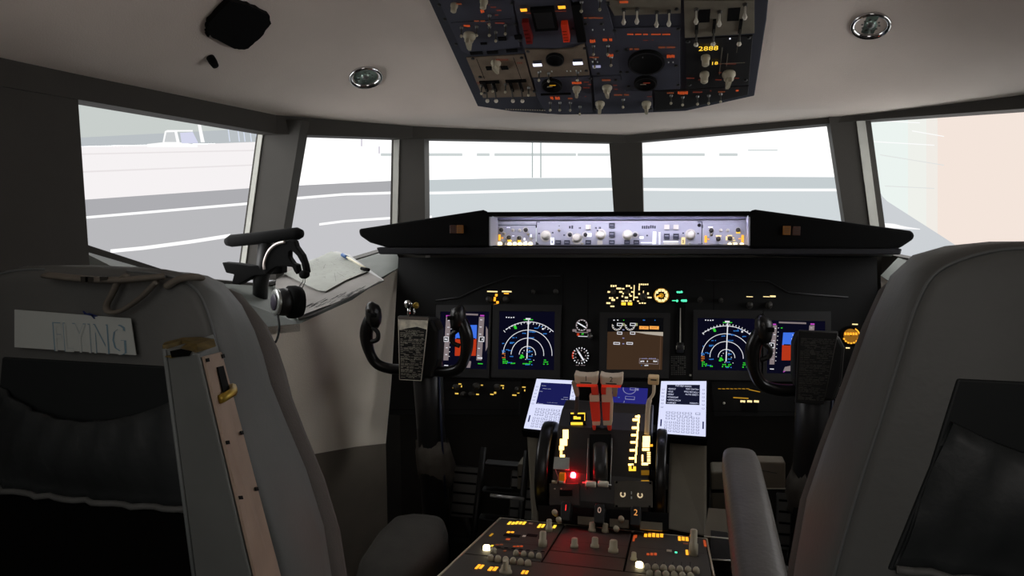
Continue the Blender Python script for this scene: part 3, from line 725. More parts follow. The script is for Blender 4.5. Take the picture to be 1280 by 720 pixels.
# ================================================================ MAIN INSTRUMENT PANEL
s20, c20 = math.sin(rad(20)), math.cos(rad(20))
MI = Plane((0, 2.0, .95), (1, 0, 0), (0, s20, c20))
MIP = sub(MI, 780, 425)
mip = thing('main_instrument_panel', 'dark main instrument panel carrying the flight displays under the glareshield', 'panel', MIP)
b = MB(); b.prism([MIP.uv(*p) for p in ((498, 322), (1096, 322), (1100, 520), (893, 520), (889, 475), (652, 473), (648, 519), (487, 518))], -.02, 0, M_mip); b.build('panel_face', mip)
b = MB(); D = Draw(MIP, b, .0005)
for a, c in (((704, 342), (703, 472)), ((892, 342), (892, 474)), ((545, 380), (540, 520)), ((488, 512), (647, 512)), ((890, 514), (1090, 516)), ((735, 345), (735, 400)), ((540, 476), (702, 476))): D.line(a, c, 1, M_matte)
b.build('panel_seam', mip)
b = MB(); b.tube([tuple(MIP.uv(x, y))+(.002,) for x, y in ((545, 376), (575, 372), (600, 360), (640, 346), (700, 345))], .0025, M_bezel, 6); b.build('panel_ridge', mip); b = MB(); b.tube([tuple(MIP.uv(x, y))+(.002,) for x, y in ((880, 350), (960, 352), (985, 366), (1060, 372))], .0025, M_bezel, 6); b.build('panel_ridge', mip)
b = MB(); D = Draw(MIP, b, .0006)
AM = [(767, 357.5, 8, 2.6), (773.5, 360.7, 6, 2), (761, 365, 3, 2), (767, 372.5, 12, 2), (766.5, 375, 4.5, 2.4), (760.5, 379, 5, 2), (765.5, 383, 5, 1.6), (783.5, 357.5, 9, 2.6), (779, 361, 3, 1.6), (776, 365, 4, 2), (778, 370.5, 2, 2), (783, 372, 4, 2), (788.5, 370, 3, 1.6), (791, 365, 4, 1.6), (789, 360, 2, 2), (787, 368, 1.6, 2), (779, 367, 1.6, 2),
      (778.5, 376.4, 3.4, 1.4), (783, 376.2, 4, 1.6), (788, 376.4, 3, 1.4), (792.5, 366, 1.2, 19), (804.5, 355.5, 12.5, 2.2), (799, 360, 1.4, 6), (799, 367.5, 2, 2), (804.3, 365, 1, 3), (810, 367, 2, 2.6), (812, 372, 5, 1.6), (795, 371.8, 5, 1.6), (796, 376.5, 6.5, 1.6), (803, 379, 9.5, 1.6)]
for x, y, w, h in AM:
    b = MB(); D = Draw(MIP, b, .0006)
    D.dash(x, y, w, h, G_cream, max(1, int(w/2.5))) if w > 6 else D.rect(x, y, w, h, G_cream)
    b.build('legend', mip)
b = MB(); D = Draw(MIP, b, .0006)
D.rect(779.5, 379.7, 5.6, 3.6, G_yel); D.rect(787.5, 379.7, 5.6, 3.6, G_yel)
for x, y, w, h in ((615.5, 364.5, 13, 1.4), (633.5, 364.5, 12, 1.6), (620.5, 369, 3, 3), (618.5, 374, 2.6, 5), (622, 378, 3, 3), (619.5, 381, 4, 1.6), (633, 367, 6, 1.2), (966, 370.5, 7, 2), (958, 371, 8, .8), (937, 371, 8, .8)): D.rect(x, y, w, h, G_amber if w < 7 else G_cream)
for x, y, w, h in ((575, 480, 4, 1.6), (577, 483, 1.6, 4), (571, 492, 5, 2), (568, 485, 5, 1), (602.5, 481.5, 3, 1.6), (597, 493, 4, 2), (628, 482, 5, 1.6), (629, 485, 1.6, 4), (619, 491, 3, 4), (615, 493, 5, 1.8), (655, 484, 5, 1.6), (656, 488, 1.6, 4), (643, 494, 6, 2), (648, 491, 3, 2)): D.rect(x, y, w*.85, h*.6 if h > 2.5 else h*.8, G_yel2)
D.rect(926, 497.5, 19, 1.2, G_dyel)
for x in (928.5, 937, 945.5): D.rect(x, 501.8, 6, 2.6, G_cream)
D.rect(937, 509, 20, 13, M_matte)
D.dash(917, 486, 40, .8, G_dyel, 8); D.line((1031, 481), (1046, 487), 1, G_dyel); D.line((936, 487), (950, 490), 1, G_dyel)
for x, y in ((753, 464.8), (756.8, 464.4), (768, 465.6), (863, 469), (867.4, 469), (879, 469.6), (692, 461), (623, 458)): D.rect(x, y, 2.4, 2.2, M_knobw)
for k in range(11): D.dash(848, 446+k*2.2, 19, .9, mat('placard_text', (96, 96, 92), .8), 7)
b.build('backlit_marking', mip)
for x, y, s_ in ((766.5, 364.5, .85), (783.5, 364.5, .8), (804, 371.5, 1.1), (766, 379, .5), (612, 375, 1.0), (633, 375, 1.0), (667, 365, .7), (937, 382, 1.0), (961, 382, 1.0), (875, 375, .8), (901, 376, .7), (695, 365, .8),
                 (571, 484, 1.0), (596, 483, 1.1), (622, 484, 1.0), (648, 487, 1.0), (580, 493, .9), (590, 493, .9)):
    put('dark_knob', MIP, MIP, x, y, mip, s=s_)
for x, y in ((667, 364), (905, 504)): put('push_cap', MIP, MIP, x, y, mip, s=.6)

def gauge(name, label, c, r, build):
    P = sub(MI, *c); t = thing(name, label, 'gauge', P)
    k = P.sc(*c)[0]; R = r*k
    b = MB(); b.lathe([(R*1.15, 0), (R*1.15, .004), (R*1.02, .006), (R*1.0, .003)], M_matte, seg=36); b.build('gauge_case', t)
    b = MB(); D = Draw(P, b, .0064); build(D, c, r); b.build('dial_markings', t); return t, P
def g1(D, c, r):
    D.arc(c, r*.92, 0, 360, 1.2, P_grey)
    for a in range(0, 360, 30): D.line((c[0]+r*.75*math.cos(rad(a)), c[1]+r*.75*math.sin(rad(a))), (c[0]+r*.92*math.cos(rad(a)), c[1]+r*.92*math.sin(rad(a))), .8, P_white)
    D.line((c[0]-5, c[1]-3), (c[0]+5, c[1]+3), 1.6, P_white)
    D.rect(c[0]-9, c[1]+6.6, 5, 3, P_grey); D.rect(c[0]+8.5, c[1]+6.6, 5, 3, P_grey); D.rect(c[0], c[1]+9, 16, 1, P_grey)
    D.rect(c[0]-4.5, c[1]+11.6, 3, 3.2, P_brown); D.dash(c[0]+1, c[1]+11, 3, 2, P_green); D.rect(c[0]+2, c[1]+14, 13, .8, P_white)
gauge('standby_altimeter', 'small round standby dial with grey ears, upper of two left of the centre display', (727.5, 407), 7.5, g1)
def g2(D, c, r):
    for a in range(0, 360, 20):
        D.line((c[0]+r*.82*math.cos(rad(a)), c[1]+r*.82*math.sin(rad(a))), (c[0]+r*1.0*math.cos(rad(a)), c[1]+r*1.0*math.sin(rad(a))), 1.1, P_white)
    for a in range(0, 360, 40): D.rect(c[0]+r*.62*math.cos(rad(a)), c[1]+r*.62*math.sin(rad(a)), 1.6, 1.6, P_grey)
    D.arc(c, r*.95, 150, 205, 1.8, P_brown); D.line((c[0]-4, c[1]-7), (c[0]+4, c[1]+6), 2, P_white); D.dash(c[0], c[1]+r+1.5, 12, 1, P_grey)
gauge('standby_airspeed_dial', 'round dial with white ticks and red arc, lower of two beside the centre display', (726, 445), 10.5, g2)
P = sub(MI, 738, 420.5); t = thing('baro_knob', 'small grey knob beside the upper standby dial', 'knob', P); b = MB(); b.lathe([(.0075, 0), (.0075, .012), (.006, .014)], M_steel, seg=14); b.build('knob_body', t)
def g3(D, c, r):
    D.arc(c, r*.82, 0, 360, 1.2, G_cream)
    for a in range(0, 360, 36): 
        if a != 180: D.rect(c[0]+r*.72*math.cos(rad(a)), c[1]+r*.72*math.sin(rad(a)), 3.4, 3.2, G_cream)
    D.arc(c, r*.98, 0, 360, .8, G_dyel); D.arc(c, r*.2, 0, 360, 2.4, G_dyel); D.line((c[0]-6, c[1]+1.5), c, 1.4, G_amber)
gauge('flap_gauge', 'bright cream backlit round flap gauge left of the green gear lights', (826.7, 370), 9.3, g3)
def g4(D, c, r):
    for i in range(5): D.rect(c[0]-7+3.4*i, c[1]-2.2, 2.4, 3, G_amber)
    D.line((c[0]-3.5, c[1]-6), (c[0]+3.5, c[1]-5.4), 1.4, G_dyel); D.arc(c, r*.84, 200, 340, 1.8, G_dyel)
    D.arc(c, r*.42, 0, 360, r*.7, mat('amber_dial_face', (150, 100, 20), .6, 0, .25, (210, 140, 20)))
    for a in range(205, 345, 22): D.rect(c[0]+r*.8*math.cos(rad(a)), c[1]-r*.8*math.sin(rad(a)), 2, 1.6, G_amber)
    D.rect(c[0]+5, c[1]-14, 7, 1.4, G_cream); D.rect(c[0]-13, c[1]+7.6, 2, 2, G_cream); D.rect(c[0]-4, c[1]+15.4, 5, 1.4, G_cream); D.arc(c, r*.9, -30, 60, 1.6, G_amber)
gauge('clock', 'round amber glowing clock on the panel beside the right seat back', (1063, 420), 12, g4)

# gear lights + lever
P = sub(MI, 849, 371); t = thing('landing_gear_lights', 'three green lit landing gear lights above the gear lever', 'indicator lights', P)
for x, y, w in ((849.5, 365.5, 8), (844, 376.3, 8), (855, 376.3, 8)):
    b = MB(); D = Draw(P, b, .001); D.rect(x, y, w+1.5, 5, M_matte, .003); D.dash(x, y, w-1, 3.2, G_green, 3, lift=.003); D.rect(x, y, w, .9, G_green, .0008, .003); b.build('green_light', t)
P = sub(MI, 850, 410); t = thing('landing_gear_lever', 'landing gear lever with pale stem and wheel knob in a black slot', 'lever', P)
b = MB(); D = Draw(P, b, .0005); D.rect(850, 410, 11, 66, M_matte, .003); b.build('slot_plate', t, bevel=.001)
b = MB(); a = P.uv(850.5, 386); c = P.uv(850, 432); b.tube([(a[0], a[1], .01), ((a[0]+c[0])/2, (a[1]+c[1])/2, .02), (c[0], c[1], .035)], [.001, .0013, .002], M_knobw, 8); b.build('lever_stem', t)
b = MB(); u, v = P.uv(850, 437); b.lathe([(.012, -.009), (.014, -.006), (.014, .006), (.012, .009)], M_bezel, (u, v, .035), 'x', 20); b.lathe([(.005, -.0105), (.005, .0105)], M_knobw, (u, v, .035), 'x', 12); b.build('wheel_knob', t)

# ---- display units
def display(name, label, c, bez, scrn, draw, group=None, cat='display', base=MI, smat=P_navy):
    P = sub(base, *c); P = Plane(P.o+P.n*.0012, P.ex, P.ey); t = thing(name, label, cat, P, group)
    bo = [P.uv(*p) for p in bez]; bi = [P.uv(*p) for p in scrn]
    b = MB(); n = 4; vs = [(x, y, z) for z in (0, .008) for (x, y) in bo]+[(x, y, z) for z in (.008, .003) for (x, y) in bi]
    fs = []
    for i in range(4):
        j = (i+1) % 4; fs += [(i, j, 4+j, 4+i), (4+i, 4+j, 8+j, 8+i), (8+i, 8+j, 12+j, 12+i)]
    b.add(vs, fs, M_bezel); b.build('bezel', t)
    b = MB(); b.add([(x, y, .0035) for x, y in bi], [(0, 1, 2, 3)], smat); 
    D = Draw(P, b, .004); draw(D); b.build('screen', t); return t
def nd(cx, cy, R=10.2):
    """navigation rose, pixel centre of the arcs"""
    def f(D):
        for k in (1, 2, 3): D.arc((cx, cy), R*k, -2 if k < 3 else 0, 182 if k < 3 else 180, .75, P_white)
        D.arc((cx, cy+5), R*4.5, 49, 131, .85, P_white)
        for a in range(50, 131, 5):
            r0 = R*4.5; r1 = r0-(3 if a % 10 == 0 else 1.8); q = rad(a)
            D.line((cx+r0*math.cos(q), cy+5-r0*math.sin(q)), (cx+r1*math.cos(q), cy+5-r1*math.sin(q)), .8, P_white)
        D.line((cx+1.5, cy-43), (cx-.6, cy+5), 1.3, P_white)
        D.rect(cx+1, cy-44.5, 6, 2, P_white); D.rect(cx-2, cy-43.5, 5, 1, P_green); D.rect(cx+5, cy-43.5, 4, 1, P_green)
        for x, y in ((-26, -46.5), (-23, -46.3), (-20, -46.2), (-17, -46.4)): D.rect(cx+x, cy+y, 1.6, 1.2, P_white)
        for x, y, w in ((-4, -26.5, 5), (8, -28, 5), (12, -33, 7), (16, -34.5, 5), (5, -28.5, 6), (-16, -21, 6), (5, -21, 7), (-19, -15, 6), (-20, -14, 4), (-30, -14, 3), (-25, -6, 4), (-22, -5, 4), (-19, 2.4, 6), (-30, -5, 4), (2, -8, 5), (4, -4, 5), (2, -3, 6), (4, 2, 5), (2, 6, 5), (22, -26, 5)):
            D.dash(cx+x, cy+y, w, 1.3, P_cyan, max(2, int(w/1.4)))
        for x, y, w, h in ((-15.5, -35, 3.4, 2), (-14.6, -33, 3, 2), (-7, 1.6, 3, 3), (-8, 4, 3, 2), (-5, 3, 2, 2)): D.rect(cx+x, cy+y, w, h, P_green)
        for k, y in enumerate((-3.5, -1, 1.4, 3.8)): D.dash(cx-29.5, cy+y, 4.4, 1.5, P_or if k else P_cyan, 3)
        for x, y, w in ((-29, 6, 4), (-27.5, 8.4, 7), (-28, 10.6, 6), (-18, 11, 6), (-3, 9, 5), (4, 9, 4), (-1, 11.4, 10), (22, 7, 3), (23, 9.4, 6), (23, 12, 7)): D.dash(cx+x, cy+y, w, 1.5, P_green, max(2, int(w/1.8)))
        D.dash(cx+2, cy+12.6, 9, 1.2, P_cyan, 5); D.dash(cx-22, cy+10, 6, 1.2, P_cyan, 4)
        for x, y in ((-4, -5), (-6, -2), (3, -5), (6, 0), (-2, 6), (8, 7)): D.rect(cx+x, cy+y, .9, .9, P_white)
        D.rect(cx+2, cy-39, 1.6, 2, P_white); D.rect(cx+19.5, cy-32, 2.2, 2, P_white)
    return f
display('navigation_display', 'square navigation display with white range arcs, left of the centre gauges', (658, 426), [(617, 381), (702, 382), (700, 474), (615, 472)], [(625, 389.5), (694, 390), (693, 463), (623, 462)], nd(659.5, 443.5), 'navigation displays')
display('navigation_display', 'square navigation display with white range arcs, right of the gear lever', (904, 430), [(867, 388), (953, 389), (951, 476), (866, 475)], [(872, 398), (943, 399), (942, 464), (872, 463)], nd(908, 447, 10.4), 'navigation displays')
def pfd(x0, x1, yt, yb):
    """speed tape at left, altitude tape at right, horizon between"""
    def f(D):
        W = x1-x0; H = yb-yt
        def X(a): return x0+W*a
        def Y_(a): return yt+H*a
        def tape(a, w, s=-.10):
            D.quad([(X(a)-w/2-s*0, Y_(.08)), (X(a)+w/2, Y_(.08)), (X(a)+w/2-3.4, Y_(.84)), (X(a)-w/2-3.4, Y_(.84))], P_grey, .0046)
        tape(.17, 6); tape(.86, 6.5)
        for k in range(6):
            D.rect(X(.18)-k*.7, Y_(.14+.12*k), 2.6, .9, P_white); D.rect(X(.85)-k*.7, Y_(.13+.125*k), 2.8, 1, P_white)
        for k in range(9): D.rect(X(.24)-k*.42, Y_(.13+.08*k), 1, .8, P_white)
        D.rect(X(.16), Y_(.06), 5, 1.6, P_mag); D.rect(X(.87), Y_(.055), 5, 1.6, P_mag)
        for cx_ in (.12, .86):
            c = (X(cx_), Y_(.47)); D.rect(c[0], c[1], 6.4, 6.4, P_white, .0006, .0008); D.rect(c[0], c[1], 4.8, 4.8, P_black, .0006, .0012); D.dash(c[0], c[1], 3.6, 2.4, P_white, 2, .002)
        u = [(X(.33), Y_(.22)), (X(.76), Y_(.22)), (X(.75), Y_(.46)), (X(.31), Y_(.46))]
        D.quad(u, P_blue, .0044); D.quad([(X(.31), Y_(.46)), (X(.75), Y_(.46)), (X(.735), Y_(.76)), (X(.30), Y_(.76))], P_brown, .0044)
        for k in range(7): D.rect(X(.53), Y_(.27+.075*k), 7 if k % 2 else 4, .8, P_white, .0006, .001)
        D.rect(X(.40), Y_(.46), 8, 1.4, P_black, .0006, .001); D.rect(X(.66), Y_(.46), 8, 1.4, P_black, .0006, .001)
        D.quad([(X(.36), Y_(.89)), (X(.58), Y_(.84)), (X(.64), Y_(.86)), (X(.62), Y_(.97)), (X(.33), Y_(.97))], P_grey, .0044)
        D.line((X(.33), Y_(.99)), (X(.55), Y_(.86)), .8, P_mag); D.rect(X(.5), Y_(.03), 34, 2, P_grey)
        D.rect(X(.12), Y_(.93), 5, 1, P_white); D.rect(X(.83), Y_(.9), 6, 1, P_green); D.rect(X(.82), Y_(.8), 6, 2, P_white)
        D.quad([(X(.95), Y_(.24)), (X(.985), Y_(.3)), (X(.985), Y_(.6)), (X(.94), Y_(.68))], P_grey, .0044); D.rect(X(.3), Y_(.13), 2, 1, P_green)
    return f
display('primary_flight_display', 'square flight display with blue and brown horizon behind the left control wheel', (583, 424), [(546, 382), (615, 382), (612, 473), (543, 471)], [(551.5, 390), (612.5, 390), (609, 462), (549, 461)], pfd(551, 611, 391, 462), 'primary flight displays')
display('primary_flight_display', 'square flight display with blue and brown horizon behind the right control wheel', (991, 431), [(954, 390), (1038, 390), (1038, 478), (953, 477)], [(959, 401), (1031, 402), (1031, 468), (958, 467)],
        pfd(956.5, 1024, 402, 466), 'primary flight displays')
def eng(D):
    D.quad([(759.5, 415), (794, 415), (829, 420.5), (827.5, 462.5), (758.5, 462)], P_brn, .0042)  # brown area over the lower screen, pale band at its upper right
    D.quad([(790, 414.8), (829, 415.4), (829, 420.4), (808, 418)], P_pale, .0044)
    D.line((790.5, 432), (785.5, 462), 1, P_navy); D.line((826, 420), (824.5, 462), 1.2, scr('screen_brown_edge', (84, 62, 46)), .001)
    for x in (771.3, 787.5):
        D.arc((x, 407.3), 5.9, 165, 370, 1, P_pale, seg=20); D.arc((x, 419.5), 5.5, 170, 370, 1, P_white, seg=20)
        for q in range(180, 350, 30): D.line((x+5.9*math.cos(rad(q)), 407.3-5.9*math.sin(rad(q))), (x+4*math.cos(rad(q)), 407.3-4*math.sin(rad(q))), .8, P_white)
        for (rx, ry, w, h) in ((x+3.6, 406, 7, 3.6), (x+3.4, 416.8, 6.4, 3.4), (x-.3, 429.6, 8, 3)):
            D.rect(rx, ry, w, h, P_white, .0006, .0008); D.rect(rx, ry, w-1.6, h-1.6, P_black if ry < 412 else P_brn, .0006, .0014)
        D.rect(x+8, 406, 3, 3.4, scr('screen_khaki', (150, 150, 110)))
    for y in (412.6, 423, 430): D.rect(779.3, y, 2.4, 1.2, P_dul)
    for x in (805, 817.8): D.rect(x, 410, 11.6, 3.9, P_amb); D.dash(x, 410, 7, 1, P_or, 4, .001)
    for x, w, m in ((770, 7, P_white), (780.4, 2.6, P_green), (805, 3, P_cyan), (818, 3, P_cyan)): D.dash(x, 400.6, w, 1.3, m)
    D.rect(811, 452, 24, 6.6, P_grey, .0006, .0008); D.rect(811, 452, 22.6, 5.2, P_brn, .0006, .0014)
    for x in (803, 811, 819): D.dash(x, 452, 5, 2, P_white, 3, .002)
    D.dash(811, 448.6, 18, 1, P_dul, 8, .002); D.dash(808, 457, 5, 1.6, P_white, 3); D.dash(802, 457, 5, .8, P_cyan, 3)
display('engine_display', 'square centre engine display with white dials, two amber boxes and a brown area', (794, 430), [(750, 391), (838, 392), (836, 473), (749, 472)], [(759.5, 398), (829.5, 398), (827.5, 463), (758.5, 462.5)], eng, None, smat=P_black)

# ================================================================ TABLETS AND LOWER DISPLAY
CD = Plane(yhit(853, 476, 1.90), (1, 0, 0), (0, math.cos(rad(37)), math.sin(rad(37))))
CDL = Plane(yhit(693, 474, 1.89), (1, 0, 0), (0, math.cos(rad(37)), math.sin(rad(37))))
def cdu(label, base, quad, scr_q, dark, lines):
    cx = sum(p[0] for p in quad)/4; cy = sum(p[1] for p in quad)/4
    P = sub(base, cx, cy); t = thing('flight_computer_unit', label, 'keypad display', P)
    q = [Vector(P.uv(*p)) for p in quad]; ce = sum(q, Vector((0, 0)))/4
    def at(a, c):  # a across, c down, on the face
        return (q[0]*(1-a)*(1-c)+q[1]*a*(1-c)+q[2]*a*c+q[3]*(1-a)*c)
    b = MB(); o = [ce+(p-ce)*1.09 for p in q]; b.prism([tuple(p) for p in o], -.03, -.001, M_matte); b.build('housing', t, bevel=.002)
    b = MB(); b.prism([tuple(p) for p in q], -.001, .002, P_mcdu); b.build('face_plate', t)
    def R(b, a, c, w, h, m, z=.0024):
        b.add([tuple(at(a-w/2, c-h/2))+(z,), tuple(at(a+w/2, c-h/2))+(z,), tuple(at(a+w/2, c+h/2))+(z,), tuple(at(a-w/2, c+h/2))+(z,)], [(0, 1, 2, 3)], m)
    b = MB(); a0, c0, a1, c1 = scr_q; R(b, (a0+a1)/2, (c0+c1)/2, a1-a0, c1-c0, dark)
    H = (q[0]-q[3]).length; W = (q[1]-q[0]).length
    for (tx, a, c, al, sz) in lines:
        p = at(a, c); glyphs(b, tx, p.x, p.y, sz*H, .0028, P_mcdu, al, .8)
    b.build('text_screen', t)
    b = MB()
    def key(a, c, w, h):
        R(b, a, c, w, h, P_mkey); R(b, a, c, w*.74, h*.66, P_mcdu, .0027)
    for r in range(2):
        for k in range(5): key(.20+.115*k, .62+.055*r, .085, .036)
    key(.83, .62, .10, .04); key(.2, .73, .085, .036); key(.315, .73, .085, .036)
    for r in range(6):
        for k in range(5): key(.43+.1*k, .70+.052*r, .066, .034)
    for r in range(4):
        for k in range(3): key(.17+.09*k, .80+.052*r, .06, .034)
    for s_ in (.06, .94):
        for k in range(6): key(s_, .17+.07*k, .05, .026)
        R(b, s_+.005, .82, .03, .13, P_ink2)
    b.build('keypad', t)
    return t
INIT = [('INIT/REF INDEX', .5, .105, 'CENTER', .045), ('<IDENT', .16, .16, 'LEFT', .045), ('NAV DATA>', .84, .17, 'RIGHT', .045), ('<POS', .16, .215, 'LEFT', .045), ('MSG RECALL>', .84, .225, 'RIGHT', .045),
        ('<PERF', .16, .27, 'LEFT', .045), ('ALTN DEST>', .84, .275, 'RIGHT', .045), ('<TAKEOFF', .16, .325, 'LEFT', .045), ('<APPROACH', .16, .38, 'LEFT', .045), ('<OFFSET', .16, .435, 'LEFT', .045), ('MAINT>', .84, .435, 'RIGHT', .045)]
cdu('white lit keypad unit with a black menu screen, right of the thrust levers', CD, [(826.5, 477), (883, 477), (882, 545.5), (821.5, 541)], (.135, .075, .86, .46), P_ink, INIT)
def bars(lst): return lst
LFT = [('------', .16, .14, 'LEFT', .05), ('------ ----', .20, .20, 'LEFT', .05), ('----', .14, .26, 'LEFT', .05), ('------', .84, .35, 'RIGHT', .05), ('---- ----', .84, .39, 'RIGHT', .05), ('- - - - - - - - -', .5, .475, 'CENTER', .04), ('<------', .16, .51, 'LEFT', .05)]
cdu('white lit keypad unit with a navy menu screen, left of the thrust levers', CDL, [(671, 474), (722, 476.5), (713, 541), (655, 535)], (.13, .075, .88, .52), P_ink2, LFT)
LD = Plane(yhit(790, 486, 1.87), (1, 0, 0), (0, math.cos(rad(40)), math.sin(rad(40))))
def low(D):
    D.arc((787, 487), 8, 170, 375, .9, P_dul); D.rect(791, 487.5, 7, 3, P_dul, .0006); D.rect(791, 487.5, 5.6, 1.8, P_du, .0006, .0008); D.rect(797, 488, 2.6, 2.6, P_dul)
    D.rect(787.5, 498.7, 12, 4, P_dul); D.rect(787.5, 498.7, 10.6, 2.8, P_du, .0006, .0008)
    D.rect(782.5, 515.3, 8.4, 4, P_dul); D.rect(782.5, 515.3, 7, 2.8, P_du, .0006, .0008)
    D.line((780.5, 502), (778.6, 510), .8, P_dul); D.line((778.5, 512), (777.6, 518), .8, P_dul)
    D.dash(772, 505.6, 4.5, 1.8, P_cyan, 3); D.dash(770, 515, 4.5, 1.8, P_cyan, 3); D.dash(773.6, 498, 2, 1, P_cyan, 2)
display('lower_display', 'dim blue lower display behind and right of the thrust levers', (786, 503), [(756, 478), (815, 480), (814, 526), (752, 524)], [(760, 484.5), (810, 486.5), (808, 516), (758, 522)], low, base=LD, smat=P_du)

# stand under the tablets
st = thing('control_stand', 'olive grey forward control stand below the two keypad units', 'stand', (0, 1.8, 0))
def rel(b, o): b.v = [(x-o[0], y-o[1], z-o[2]) for x, y, z in b.v]; return b
O_ = (0, 1.8, 0)
b = MB(); P = [yhit(838, 549, 1.80), yhit(883.5, 551, 1.80), yhit(883.5, 672, 1.62), yhit(833, 662, 1.62)]; b.slab(P, (0, .22, 0), M_stand); rel(b, O_).build('right_column', st, bevel=.006)
b = MB(); P = [yhit(658, 543, 1.80), yhit(677, 544, 1.80), yhit(674, 655, 1.66), yhit(664, 654, 1.66)]; b.slab(P, (0, .22, 0), M_stand); rel(b, O_).build('left_column', st, bevel=.006)
b = MB(); a = yhit(660, 520, 1.83); c = yhit(884, 528, 1.83); b.hull8([(x, y, z) for x in (a.x+.02, c.x-.02) for y in (1.86, 1.93) for z in (.35, .60)], M_matte); rel(b, O_).build('core', st)

# ================================================================ THROTTLE QUADRANT
qx0, qx1 = -.118, .098
TQ = Vector((-.01, 1.66, .4))
tq_ = thing('throttle_quadrant', 'black throttle quadrant hump with amber backlit scales between the keypad units', 'throttle', TQ)
def rq(b): return rel(b, TQ)
prof = [(1.503, .35), (1.503, .50), (1.512, .545), (1.534, .60), (1.567, .645), (1.61, .682), (1.67, .705), (1.73, .710), (1.775, .70), (1.775, .35)]
b = MB(); vs = [(qx0, y, z) for y, z in prof]+[(qx1, y, z) for y, z in prof]; n = len(prof)
b.add(vs, [tuple(range(n)), tuple(range(n, 2*n))[::-1]]+[(i, n+i, n+(i+1) % n, (i+1) % n) for i in range(n)], mat('quadrant_black', (38, 35, 33), .45)); rq(b).build('quadrant_body', tq_, bevel=.003)
# local surfaces on the hump
def seg_plane(i): 
    (y0, z0), (y1, z1) = prof[i], prof[i+1]
    return Plane((0, y0, z0), (1, 0, 0), (0, y1-y0, z1-z0))
SEG = [seg_plane(i) for i in range(1, 7)]
def hump(px, py, h=0):
    for i, P in enumerate(SEG):
        p = P.hit(px, py, h); (y0, z0), (y1, z1) = prof[i+1], prof[i+2]
        if p.z <= z1+.0005 or i == len(SEG)-1: return p, P
def hrect(b, cx, cy, w, h, m, th=.0015, lift=.0008):
    c = [hump(cx+i*w/2, cy+j*h/2, lift)[0] for i, j in ((-1, -1), (1, -1), (1, 1), (-1, 1))]
    nrm = hump(cx, cy)[1].n; b.slab([p+nrm*th for p in c], -nrm*th, m)
b = MB()
for i in range(6):
    y = 524+i*9.9; x = 798.3-i*.75; hrect(b, x, y, 1.9, 9.9, G_hota)
for i, y in enumerate((525, 535, 544, 553, 563, 573, 581)):
    hrect(b, 794-i*.9, y, 6.5, 2.4, G_hota)
hrect(b, 797, 521, 6, 2, G_hota)
rq(b).build('flap_scale', tq_)
b = MB(); hrect(b, 790.5, 586, 9, 5.5, G_yel); hrect(b, 790.5, 584, 2, 5, M_matte, .002); rq(b).build('flap_scale_caption', tq_)
b = MB()
for y, h, w in ((549, 7, 9), (556, 6, 9), (562, 3, 9)): hrect(b, 808-(y-549)*.05, y, w, h, G_hota)
for i in range(6): hrect(b, 811, 566+i*2.6, 4, 1.2, G_hota)
hrect(b, 806, 580, 8, 3, G_hota); hrect(b, 803, 573, 2, 9, G_hota); hrect(b, 814.5, 557, 3, 2.5, G_amber); hrect(b, 806.5, 591, 10, 6, mat('amber_flag', (170, 120, 20), .5, 0, .12, (220, 160, 20))); hrect(b, 806.5, 601.5, 10, 2.5, G_dyel)
rq(b).build('right_trim_scale', tq_)
b = MB()
hrect(b, 707, 543, 7, 11, G_hota); hrect(b, 704.5, 553, 9, 8, G_hota); hrect(b, 702, 560, 6, 5, G_hota)
for i in range(6): hrect(b, 701.5, 564+i*2.2, 3, 1.1, G_hota)
hrect(b, 703, 570, 6, 3, G_hota)
rq(b).build('left_trim_scale', tq_)
# amber framed speed brake plate
b = MB(); hrect(b, 722.5, 524.5, 20, 13, M_matte, .004)
for x, y, w, h in ((722.5, 518.6, 18, 1.2), (721, 530.6, 15, 1.2), (731, 523.5, .9, 8), (721.5, 524.6, 9, 2.4), (719, 523.2, 4, 1.6)): hrect(b, x, y, w, h, G_yel, .0052)
rq(b).build('speed_brake_plate', tq_)
# centre slot, rails
b = MB(); P3 = []
for i in range(7):
    y = 548+i*9
    hrect(b, 750.5, y, 27, 9.2, M_matte, .002)
hrect(b, 750.5, 561, 8, 1.6, M_steel, .003); hrect(b, 750.5, 563.5, 6, 2, M_knobd, .003)
rq(b).build('centre_slot', tq_)
b = MB()
for x0, x1 in ((735.5, 733.5), (765, 762.5)):
    pts = [hump(x0+(x1-x0)*i/8, 548+i*8, .004)[0] for i in range(9)]; b.tube(pts, .0016, M_steel, 8)
rq(b).build('slot_rail', tq_)
b = MB(); pts = [hump(750.5, 556+i*5.5, .004+.016*math.sin(PI*i/8))[0] for i in range(9)]
b.tube(pts, .016, mat('slot_drum', (44, 44, 44), .35), 14, flat=.5); rq(b).build('slot_drum', tq_)
for x in (738.5, 754):
    p = hump(x, 605, .012)[0]; b = MB(); b.lathe([(.006, -.0115), (.0068, -.009), (.0068, .009), (.006, .0115)], M_knobw, tuple(p), 'x', 16); rq(b).build('white_roller', tq_)
b = MB(); p = hump(747, 606, .012)[0]; b.tube([p+Vector((-.034, .004, 0)), p+Vector((.03, .004, 0))], .0025, M_steel, 8); rq(b).build('roller_shaft', tq_)
